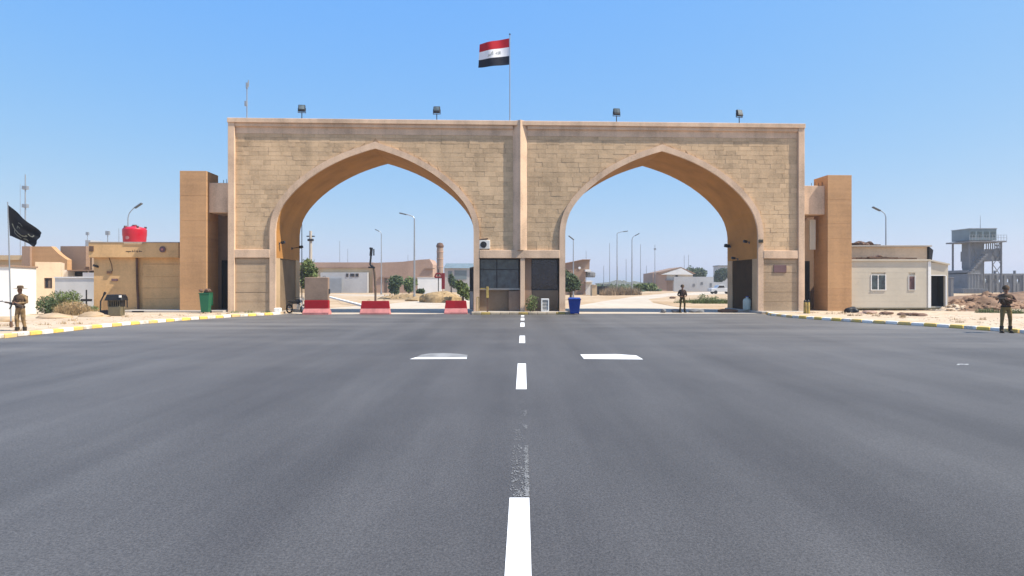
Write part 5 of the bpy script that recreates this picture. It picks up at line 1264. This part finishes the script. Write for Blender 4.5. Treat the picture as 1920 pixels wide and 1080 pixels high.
b = MB(); r_ = 6 / F * 120; b.lathe([(r_ * 1.05, 0), (r_, z(466)), (r_ * .95, z(464))], 14); b.build('shaft', M['chimney'], T, smooth=True); b = MB(); b.lathe([(r_ * 1.1, z(464)), (r_ * 1.2, z(461)), (r_ * .8, z(456)), (r_ * .2, z(455))], 14); b.build('cap', M['rust'], T)
for zz in (500, 485, 472): b = MB(); b.lathe([(r_ * 1.09, z(zz) - .12), (r_ * 1.09, z(zz) + .12)], 14); b.build('ring_band', M['pinkwall'], T)
T, q, z = building('red_sign_frame', 'red steel sign frame with an open ring standing before the chimney', 'sign', 822, 88)
b = MB(); b.tube((0, 0, 0), (0, 0, z(505)), .07, n=6); b.build('post', M['darkmetal'], T)
b = MB(); b.path([(q(815), 0, z(520)), (q(818), 0, z(513)), (q(826), 0, z(513)), (q(829), 0, z(520)), (q(815), 0, z(520))], .12, 6); b.box(q(828), q(834), -.1, .1, z(542), z(512)); b.build('sign_plate', M['dullred'], T)
T, q, z = building('white_screen_wall', 'white screen wall behind the ochre heaps below the chimney', 'wall', 804, 112)
b = MB(); b.box(q(783), q(828), 0, .3, 0, z(521)); b.build('wall', M['white'], T); b = MB(); b.box(q(782), q(829), -.05, .35, z(521), z(520)); b.build('coping', M['offwhite'], T)
T, q, z = building('blue_grey_shed', 'long blue grey metal shed right of the chimney tower', 'shed', 858, 140)
b = MB(); b.box(q(833), q(900), 0, 8, 0, z(503)); b.build('wall', M['greywall'], T); b = MB(); b.add([(q(832), -.4, z(503)), (q(901), -.4, z(503)), (q(901), 8.4, z(503)), (q(832), 8.4, z(503)), (q(834), 2.5, z(493)), (q(899), 2.5, z(493)), (q(899), 5.5, z(493)), (q(834), 5.5, z(493))], [(0, 1, 5, 4), (1, 2, 6, 5), (2, 3, 7, 6), (3, 0, 4, 7), (4, 5, 6, 7), (0, 3, 2, 1)]); b.build('roof', M['bluegrey'], T)
b = MB(); b.box(q(840), q(848), -.05, 0, z(524), z(508)); b.box(q(852), q(875), -.06, 0, z(524), z(507)); b.build('door', M['bluegrey'], T)
T, q, z = building('utility_pole', 'thick grey utility pole with short crossarm behind the tree', 'pole', 582.5, 72)
b = MB(); b.tube((0, 0, 0), (0, 0, z(433)), .21, .15, 10); b.build('pole', M['concrete'], T, smooth=True); b = MB(); b.box(-.45, .45, -.06, .06, z(444), z(442)); b.box(-.3, .3, -.2, .2, z(452), z(448)); b.build('crossarm', M['darkmetal'], T)
T, q, z = building('thin_post', 'very thin dark post just inside the first arch jamb', 'post', 566, 47)
b = MB(); b.tube((0, 0, 0), (0, 0, z(420)), .04, .03, 6); b.build('pole', M['darkmetal'], T); b = MB(); b.box(-.12, .12, -.12, .12, 0, .05); b.build('base', M['darkmetal'], T)
def tree(name, label, px, Y, crown, n, size, m, th=None, group='trees beyond the gateway'):
    T = thing(name, label, 'tree', (X(px, Y), Y, 0), 0, group); s = Y / F
    bl = [((cx_ - px) * s, dy, Z(cy_, Y), rx_ * s, rx_ * s * .8, ry_ * s) for cx_, cy_, rx_, ry_, dy in crown]
    leafcloud(MB(), bl, n, size, seed=int(px)).build('crown', M[m], T)
    b = MB(); top = bl[0]; b.tube((0, 0, 0), (top[0] * .5, 0, top[2] * .7), .16, .09, 7)
    for c in bl: b.tube((top[0] * .3, 0, top[2] * .45), (c[0], c[1], c[2]), .07, .02, 5)
    b.build('trunk', M['bark'], T); return T
tree('tree', 'loose green tree standing against the utility pole', 577, 62, [(577, 503, 12, 17, 0), (568, 512, 8, 20, .4), (590, 510, 8, 14, -.3), (575, 528, 12, 16, 0)], 1500, .2, 'leaf')
tree('bush_tree', 'rounded dark green bush tree just past the crooked pole', 741, 100, [(741, 530, 12, 13, 0), (737, 540, 9, 10, .4), (748, 527, 9, 9, -.3), (741, 546, 8, 6, 0)], 1500, .26, 'leafdark')
tree('bush_tree', 'second rounded green bush tree at the foot of the tall lamp', 767, 104, [(767, 532, 10, 11, 0), (775, 529, 7, 9, .4), (768, 542, 9, 6, 0)], 1100, .26, 'leaf')
tree('bush_tree', 'small scrubby bush before the ochre heaps', 785, 78, [(785, 549, 5, 6, 0), (790, 546, 6, 4, 0)], 350, .2, 'leafdark')
tree('bush_tree', 'pale green bush beside the dark gate leaf', 868, 62, [(868, 543, 10, 12, 0), (861, 535, 7, 8, .3), (876, 552, 6, 9, 0)], 900, .2, 'leaf')
tree('bush_tree', 'dark far bush at the door of the blue grey shed', 846, 120, [(846, 524, 5, 12, 0), (852, 532, 6, 8, 0)], 600, .28, 'leafdark')
for px, Yg, sx, hh, lab in ((770, 78, 4.0, .7, 'ochre earth heap below the rounded bush trees'), (826, 64, 2.3, 1.05, 'ochre earth heap closest to the dark gate leaf'), (790, 70, 1.6, .55, 'small ochre heap between two larger ones')):
    b = MB(); b.blob((0, 0, 0), sx, 1.6, hh, int(px), .35, 3, flat=True); leafcloud(b, [(0, 0, hh * .5, sx * .8, 1.4, hh * .5)], 260, .12, seed=int(px)); o = b.build('earth_heap', M['dry'], None, smooth=True, loc=(X(px, Yg), Yg, -.03)); tag(o, lab, 'earth heap', 'ochre heaps beyond the first arch')
# kerb edges of the inner road (left arch)
b = MB(); b.slab([G(640, 570), G(690, 576), G(668, 562), G(622, 556)], -.02, .012); o = b.build('sand_patch', M['sand']); struct(o)
b = MB(); p0, p1 = Vector((*G(612, 556), 0)), Vector((*G(690, 577), 0)); d = (p1 - p0).normalized(); nn = Vector((-d.y, d.x, 0)) * .15
b.slab([(p.x, p.y) for p in (p0 - nn, p1 - nn, p1 + nn, p0 + nn)], 0, .14); o = b.build('inner_kerb', M['kerbwhite']); struct(o)
for px, pyt, Y, lab in ((637, 452, 150, 'thin far mast over the long hall, first of two'), (652, 467, 150, 'thin far mast over the long hall, shorter of two'), (765, 478, 160, 'short rod behind the tall lamp on the hall roof')): mast(px, pyt, Y, lab, .09)

# ================================================================== SEEN THROUGH THE SECOND ARCH
T, q, z = building('brown_house', 'brown house with slanting roofline and white canopies behind the blue bin', 'building', 1082, 108)
b = MB(); b.prism([(q(1050), 0), (q(1098), 0), (q(1098), z(508)), (q(1105), z(506)), (q(1106), z(487.5)), (q(1092), z(487.5)), (q(1060), z(494)), (q(1050), z(496))], 0, 7); b.build('wall', M['brownwall'], T)
b = MB(); b.add([(q(1050), -.3, z(496)), (q(1060), -.3, z(494)), (q(1092), -.3, z(487.5)), (q(1107), -.3, z(487.5)), (q(1107), 7.2, z(487.5)), (q(1092), 7.2, z(487.5)), (q(1060), 7.2, z(494)), (q(1050), 7.2, z(496)), (q(1050), -.3, z(495)), (q(1060), -.3, z(493)), (q(1092), -.3, z(486.3)), (q(1107), -.3, z(486.3)), (q(1107), 7.2, z(486.3)), (q(1092), 7.2, z(486.3)), (q(1060), 7.2, z(493)), (q(1050), 7.2, z(495))],
  [(8, 9, 14, 15), (9, 10, 13, 14), (10, 11, 12, 13), (0, 1, 9, 8), (1, 2, 10, 9), (2, 3, 11, 10), (3, 4, 12, 11)]); b.build('roof_edge', M['pinkwall'], T)
b = MB(); b.box(q(1096), q(1106), -1.2, -.0, z(509.5), z(505.5)); b.box(q(1097), q(1110), -1.6, 0, z(529), z(526.5)); b.build('canopy', M['white'], T)
b = MB(); b.lathe([(.22, 0), (.22, .08), (.02, .1)], 12); o = b.build('round_window', M['white'], T, loc=(q(1086.5), -.001, z(502.5))); o.rotation_euler = (R(90), 0, 0)
b = MB(); b.lathe([(.9, 0), (1.0, .3), (1.0, .8), (.6, 1.0)], 12); o = b.build('roof_barrel', M['greysheet'], T, loc=(q(1107), 1.2, z(520))); 
b = MB(); b.box(q(1098), q(1110), 0, 5, 0, z(526)); b.build('annex', M['offwhite'], T)
tree('bush_tree', 'dark green round tree in front of the brown house', 1070, 74, [(1070, 527, 14, 15, 0), (1062, 520, 10, 14, .4), (1080, 534, 9, 10, -.3), (1066, 540, 13, 8, 0)], 1700, .19, 'leafdark')
T = simple_car('parked_car', 'pale grey parked car in front of the brown house annex', 'car', (X(1094, 118), 118, 0), R(12), 3.9, M['carpaint'])
T, q, z = building('dark_shipping_container', 'dark blue black container beside the dry reeds', 'container', 1131, 108)
b = MB(); b.box(q(1120), q(1142), 0, 2.4, .05, z(536.5)); b.build('body', M['darkmetal'], T); b = MB()
for k in range(7): b.box(q(1120.5) + k * .28, q(1120.5) + k * .28 + .08, -.05, 0, .1, z(537))
b.build('ribs', M['darkmetal'], T)
T, q, z = building('pale_hut', 'tiny cream hut wall between the parked car and the dark container', 'hut', 1115, 100); b = MB(); b.box(q(1110), q(1119), 0, 2, 0, z(535)); b.build('wall', M['cream'], T); b = MB(); b.box(q(1109.5), q(1119.5), -.1, 2.1, z(535), z(534)); b.build('roof', M['concrete'], T)
b = MB()
for cx_, w_, n_, h0, h1 in ((1150, 2.2, 900, 1.0, 2.3), (1168, 2.6, 1000, 1.0, 2.0), (1184, 2.0, 700, .9, 2.2), (1140, 1.5, 400, .8, 1.8)): bladecloud(b, X(cx_, 104), 104 + random.uniform(-2, 2), w_, 1.2, n_, h0, h1, .035, int(cx_), lean=.25)
o = b.build('dry_reeds', M['reed']); tag(o, 'band of tall dry reeds beside the dark container', 'reeds', kind='stuff')
b = MB(); bl = [(X(px, 118), 118, Z(538, 118), 10 / F * 118, 1.0, 7 / F * 118) for px in (1200, 1212, 1222)]; leafcloud(b, bl, 1100, .25, seed=12); o = b.build('hedge', M['leaf']); tag(o, 'green hedge between the reeds and the gabled hall', 'hedge')
masts2 = [(1099, 470, 190, 'thin pale mast rising from the roof of the brown house'), (1132, 498, 170, 'short pale mast directly above the dark container'), (1143, 456, 170, 'thin pale mast just before the tall far lamp, over the reeds'),
          (1158, 500, 180, 'short pale rod at the foot of the tall far lamp'), (1174, 486, 180, 'short pale mast between the two far street lamps'), (1201, 458, 170, 'tall pale mast just past the curved far lamp, over the hedge'),
          (1212, 498, 180, 'short pale mast over the middle of the hedge'), (1228, 459, 165, 'tall pale mast with a small box at the wall of the gabled hall'), (1283, 478, 190, 'pale mast behind the gable peak, nearer of two'), (1291, 478, 190, 'pale mast above the far dark tree beside its twin')]
for k, (px, pyt, Y, lab) in enumerate(masts2): mast(px, pyt, Y, lab, .10, (pyt + 8,) if k == 7 else (), grp='pale masts above the scrub in the second arch')
T, q, z = building('gabled_hall', 'far hall with white gable and pinkish side wall', 'building', 1265, 165)
b = MB(); b.box(q(1224), q(1250), 0, 12, 0, z(512)); b.build('side_wing', M['pinkwall'], T)
b = MB(); b.box(q(1250), q(1300), .4, 12, 0, z(514)); b.build('wall', M['offwhite'], T)
b = MB(); b.prism([(q(1238), z(515)), (q(1299), z(515)), (q(1276), z(502.8))], -.62, 12); b.build('gable', M['white'], T)
b = MB(); b.prism([(q(1232), z(511)), (q(1238), z(513.6)), (q(1276), z(502.6)), (q(1301), z(514)), (q(1304), z(513)), (q(1276), z(500.8))], -.5, 12.3); b.build('roof', M['brownwall'], T)
b = MB(); b.box(q(1247), q(1279), -.5, .3, z(526), z(524.5)); b.build('porch', M['greysheet'], T)
b = MB(); b.box(q(1248), q(1262), .2, .39, 0, z(526)); b.build('doorway', M['brownwall'], T); b = MB(); b.box(q(1267), q(1272), .3, .395, z(522), z(516)); b.build('window', M['glassdark'], T)
T, q, z = building('block_wall', 'long grey block wall behind the far guard', 'wall', 1310, 150)
b = MB(); b.box(q(1264), q(1338), 0, .3, 0, z(519)); b.build('wall', M['greywall'], T); b = MB(); b.box(q(1338), q(1375), .1, .4, 0, z(529)); b.build('lower_run', M['greywall'], T)
b = MB(); b.box(q(1299), q(1303), -.05, 0, z(537), z(532)); b.box(q(1314), q(1318), -.05, 0, z(534), z(529)); b.box(q(1331), q(1335), -.05, 0, z(538), z(531)); b.build('dark_mark', M['greysheet'], T)
tree('tree', 'far dark tree rising behind the white gable', 1308, 210, [(1308, 511, 16, 9, 0), (1295, 508, 10, 8, 0), (1319, 512, 8, 7, 0), (1308, 522, 14, 8, 0)], 1500, .42, 'leafdark')
tree('tree', 'far grey green tree by the dark doorway jamb', 1352, 200, [(1352, 516, 12, 12, 0), (1362, 512, 9, 10, 0), (1346, 525, 10, 8, 0)], 1300, .42, 'leaffar')
T, q, z = building('far_tower_block', 'far square grey tower block over the grey green tree', 'building', 1353, 240); b = MB(); b.box(q(1347), q(1375), 0, 6, 0, z(499)); b.build('wall', M['greywall'], T); b = MB(); b.box(q(1346), q(1376), -.3, 6.3, z(499), z(497.5)); b.build('roof', M['greysheet'], T)
b = MB(); b.box(q(1350), q(1353), -.06, 0, z(508), z(503)); b.box(q(1356), q(1359), -.06, 0, z(508), z(503)); b.build('window', M['glassdark'], T)
simple_car('pickup_truck', 'white topped pickup truck parked by the block wall', 'pickup truck', (X(1352, 118), 118, 0), R(5), 4.4, M['carpaint'], True)
b = MB()
for px, Yg, w_, h_ in ((1325, 62, 3.2, .9), (1340, 60, 2.2, .75), (1308, 66, 1.6, .4), (1356, 62, 1.2, .6)): bladecloud(b, X(px, Yg), Yg, w_, .8, 900, .12, h_, .02, int(px))
leafcloud(b, [(X(1317, 62), 62, .5, .5, .4, .45), (X(1336, 60), 60, .35, .9, .4, .35)], 500, .08, seed=77)
o = b.build('grass', M['leaf']); tag(o, 'yellow green grass tufts beside the far guard', 'grass', kind='stuff')
b = MB(); b.slab([G(1225, 566), G(1260, 574), G(1360, 574), G(1360, 562), G(1300, 561), G(1262, 558)], -.02, .012); o = b.build('sand_patch', M['sand']); struct(o)
rock(1255, 1267, 560, 556, 'dark lump of rubble on the pale track beside the far guard', 'rubble_lump', 'rust', seed=11)
# far scrub belt
b = MB(); rnd = random.Random(2)
for k in range(170):
    x = rnd.uniform(-420, 420); y_ = rnd.uniform(380, 520); b.blob((x, y_, 0), rnd.uniform(5, 16), rnd.uniform(4, 9), rnd.uniform(1.5, 4.2), k, .5, 1)
o = b.build('far_scrub', M['hillfar'], smooth=True); tag(o, 'far bluish belt of scrub along the horizon', 'scrub', kind='stuff')
for k in range(5):
    pass
b = MB(); rnd = random.Random(6)
for k in range(120):
    px = rnd.uniform(1108, 1235); Yg = rnd.uniform(150, 260); b.blob((X(px, Yg), Yg, 0), rnd.uniform(.8, 2.2), 1.2, rnd.uniform(.6, 1.9), k, .5, 1)
o = b.build('scrub', M['leaffar'], smooth=True); tag(o, 'grey green scrub belt below the pale masts', 'scrub', kind='stuff')

# ================================================================== PEOPLE
def skin_mesh(name, V, E, rad, root, sub=1):
    me = bpy.data.meshes.new(name); me.from_pydata(V, E, []); o = bpy.data.objects.new(name, me); C.objects.link(o)
    sk = o.modifiers.new('skin', 'SKIN'); sk.use_smooth_shade = True; sk.branch_smoothing = .4
    for i, d in enumerate(me.skin_vertices[0].data): d.radius = rad[i]; d.use_root = (i == root)
    ss = o.modifiers.new('sub', 'SUBSURF'); ss.levels = sub; ss.render_levels = sub
    dg = bpy.context.evaluated_depsgraph_get(); dg.update(); out = bpy.data.meshes.new_from_object(o.evaluated_get(dg)); out.name = name
    bpy.data.objects.remove(o); bpy.data.meshes.remove(me); out.shade_smooth(); return out
def person(label, loc, rz, arms, feet, top, legs, hat, vest, lean=0):
    V, E, Rr = [], [], []
    def jv(p, r, parent=None):
        V.append(tuple(p)); Rr.append(r if isinstance(r, tuple) else (r, r)); i = len(V) - 1
        if parent is not None: E.append((parent, i))
        return i
    pel = jv((0, 0, .98), (.155, .115)); sp = jv((0, .0, 1.14), (.145, .105), pel); ch = jv((0, .005, 1.32), (.17, .12), sp); nb = jv((0, .01, 1.44), (.10, .085), ch)
    nk = jv((0, 0, 1.50), (.055, .06), nb); h0 = jv((0, -.02, 1.575), (.068, .078), nk); h1 = jv((0, -.015, 1.66), (.075, .09), h0); h2 = jv((0, -.005, 1.735), (.05, .06), h1)
    hands = []
    for s, (el, wr, hd) in zip((-1, 1), arms):
        sh = jv((s * .19, .01, 1.41), (.068, .068), nb); e = jv(el, (.05, .05), sh); w_ = jv(wr, (.034, .034), e)
        d = Vector(hd).normalized(); pm = Vector(wr) + d * .07; p = jv(pm, (.04, .024), w_); hands.append(pm)
        side = d.cross(Vector((0, 0, 1))); side = side.normalized() if side.length > .1 else Vector((1, 0, 0)); up = side.cross(d).normalized()
        for k in range(4):
            o_ = up * (.03 - .02 * k); l = (.035, .042, .038, .028)[k]; f1 = jv(pm + d * .035 + o_, (.010, .010), p); f2 = jv(pm + d * (.035 + l) + o_ + side * .012 * -s, (.009, .009), f1); jv(pm + d * (.03 + l * 1.4) + o_ + side * .035 * -s, (.008, .008), f2)
        t1 = jv(pm + up * .045 + side * -s * .02, (.011, .011), p); jv(pm + up * .055 + d * .04 + side * -s * .035, (.010, .010), t1)
    for s, (fx, fy, kx) in zip((-1, 1), feet):
        hp = jv((s * .095, 0, .92), (.095, .105), pel); kn = jv((kx, fy * .5 - .02, .52), (.066, .07), hp); ca = jv((kx * .4 + fx * .6, fy * .8 + .02, .34), (.056, .062), kn); an = jv((fx, fy + .02, .11), (.045, .05), ca)
        jv((fx + (fx * .15), fy - .08, .055), (.042, .035), an)
    me = skin_mesh('person', V, E, Rr, pel)
    for m in (M[top], M[legs], M['skin']): me.materials.append(m)
    for p in me.polygons:
        c = p.center; k = 0
        if c.z < 1.0: k = 1
        if c.z > 1.49 and abs(c.x) < .16: k = 2
        for hnd in hands:
            if (c - hnd).length < .10: k = 2
        p.material_index = k
    o = link('person', me, None, loc, rz); tag(o, label, 'person')
    # face: nose, brow and beard stubble, ears
    b = MB(); b.blob((0, -.105, 1.625), .016, .02, .026, 1, .05, 1); b.blob((-.078, -.01, 1.63), .014, .022, .034, 2, .05, 1); b.blob((.078, -.01, 1.63), .014, .022, .034, 3, .05, 1); b.build('face', M['skin'], o, smooth=True)
    b = MB(); b.box(-.045, -.02, -.103, -.09, 1.645, 1.655); b.box(.02, .045, -.103, -.09, 1.645, 1.655); b.box(-.025, .025, -.098, -.08, 1.578, 1.588); b.build('eyes_and_mouth', M['ink'], o)
    b = MB()
    if hat == 'brim': b.lathe([(.215, 1.685), (.225, 1.692), (.105, 1.705), (.10, 1.77), (.085, 1.80), (.02, 1.81)], 20, (0, 0, 0), 1, 1); nm, hm = 'brimmed_hat', 'vest'
    else: b.lathe([(.112, 1.655), (.122, 1.66), (.118, 1.73), (.09, 1.79), (.045, 1.82), (.005, 1.825)], 18, (0, .005, 0), .96, 1.12); nm, hm = 'helmet', 'vest'
    b.build(nm, M[hm], o, smooth=True)
    if vest:
        b = MB(); b.lathe([(.150, 1.10), (.178, 1.12), (.19, 1.25), (.198, 1.36), (.165, 1.44), (.12, 1.46)], 20, (0, 0, 0), 1.06, .80)
        for k in (-.11, 0, .11): b.obox((k, -.155, 1.19), .09, .06, .14)
        b.obox((0, .17, 1.28), .24, .07, .28); b.build('vest', M[vest], o, smooth=True)
    b = MB(); b.lathe([(.17, .985), (.172, 1.03), (.165, 1.035)], 18, (0, 0, 0), 1.0, .78); b.build('belt', M['boot'], o)
    for s, (fx, fy, kx) in zip((-1, 1), feet):
        b = MB(); b.tube((fx, fy + .02, .06), (kx * .3 + fx * .7, fy * .85 + .02, .27), .062, .07, 10); b.blob((fx * 1.08, fy - .07, .05), .055, .135, .06, 2, .05, 2); b.box(fx * 1.08 - .05, fx * 1.08 + .05, fy - .19, fy + .07, 0, .025); b.build('boot', M['boot'], o, smooth=True)
    return o
def rifle(label, loc, rz, tilt=0, rl=0):
    T = thing('rifle', label, 'rifle', loc, rz); T.rotation_euler = (0, tilt, rz)
    b = MB(); b.box(-.16, .14, -.022, .022, -.035, .045); b.tube((.14, 0, .02), (.52, 0, .02), .012, n=8); b.tube((.50, 0, .02), (.56, 0, .02), .018, n=8); b.box(.46, .475, -.006, .006, .03, .075); b.build('receiver_and_barrel', M['gunmetal'], T)
    b = MB(); b.box(.14, .34, -.024, .024, -.01, .045); b.build('handguard', M['wood'], T, bevel=.006)
    b = MB(); b.add([(-.16, -.02, .04), (-.16, .02, .04), (-.16, .02, -.02), (-.16, -.02, -.02), (-.42, -.02, .0), (-.42, .02, .0), (-.42, .02, -.12), (-.42, -.02, -.12)], [(0, 1, 2, 3), (7, 6, 5, 4), (0, 4, 5, 1), (3, 2, 6, 7), (0, 3, 7, 4), (1, 5, 6, 2)]); b.build('stock', M['wood'], T)
    b = MB(); b.path([(.05, 0, -.03), (.07, 0, -.12), (.12, 0, -.2)], .022, 6); b.build('magazine', M['gunmetal'], T); b = MB(); b.tube((-.1, 0, -.03), (-.14, 0, -.13), .02, n=6); b.build('grip', M['wood'], T)
    return T
# first guard: brimmed hat, rifle held low across the body
l1 = Vector((X(38, 23.7), 23.7, .001))
person('guard in tan camouflage and wide brimmed hat holding a rifle under the black flag', l1, R(-8),
       [((-.27, -.02, 1.17), (-.10, -.24, 1.12), (1, -.35, .1)), ((.29, .0, 1.17), (.14, -.25, 1.15), (-1, -.3, .05))], [(-.08, -.07, -.10), (.10, .07, .11)], 'camo', 'camo', 'brim', 'vest')
rifle('dark rifle held across the body of the guard in the wide hat', l1 + Vector((-.04, -.29, 1.13)), R(172), R(-8))
# second guard: helmet, rifle pointing across towards the rubble
l2 = Vector((X(1886, 24.3), 24.3, .001))
person('guard in dark shirt and khaki trousers aiming a rifle sideways by the rubble', l2, R(-22),
       [((-.33, -.17, 1.27), (-.36, -.40, 1.30), (-.6, -.8, .1)), ((.30, -.05, 1.20), (.03, -.26, 1.29), (-1, -.25, .1))], [(-.14, -.05, -.13), (.16, .06, .14)], 'darkshirt', 'khaki', 'helmet', 'vest')
rifle('dark rifle levelled sideways by the guard with khaki trousers', l2 + Vector((-.40, -.28, 1.33)), R(192), R(-4))
# third guard: shade of the second arch put into his cloth colours
l3 = Vector((X(1279.5, 41.3), 41.3, .006))
person('guard standing with elbows out in the middle of the second arch', l3, R(5),
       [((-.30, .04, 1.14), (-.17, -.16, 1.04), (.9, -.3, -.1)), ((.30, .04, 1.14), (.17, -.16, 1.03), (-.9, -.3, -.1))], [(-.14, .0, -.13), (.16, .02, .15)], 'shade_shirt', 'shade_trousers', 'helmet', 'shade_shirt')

# ================================================================== HAZE
hz = MB(); hz.box(-2500, 2500, -150, 5500, -1.2, 40)
hm = bpy.data.materials.new('haze'); hm.use_nodes = True; hn = hm.node_tree.nodes; hn.remove(hn['Principled BSDF'])
pv_ = hn.new('ShaderNodeVolumePrincipled'); pv_.inputs['Color'].default_value = (.80, .86, .93, 1); pv_.inputs['Density'].default_value = .0006; pv_.inputs['Anisotropy'].default_value = .2
hm.node_tree.links.new(pv_.outputs[0], hn['Material Output'].inputs['Volume'])
o = hz.build('haze', hm); o['kind'] = 'stuff'; o['label'] = 'thin pale summer haze in the air'
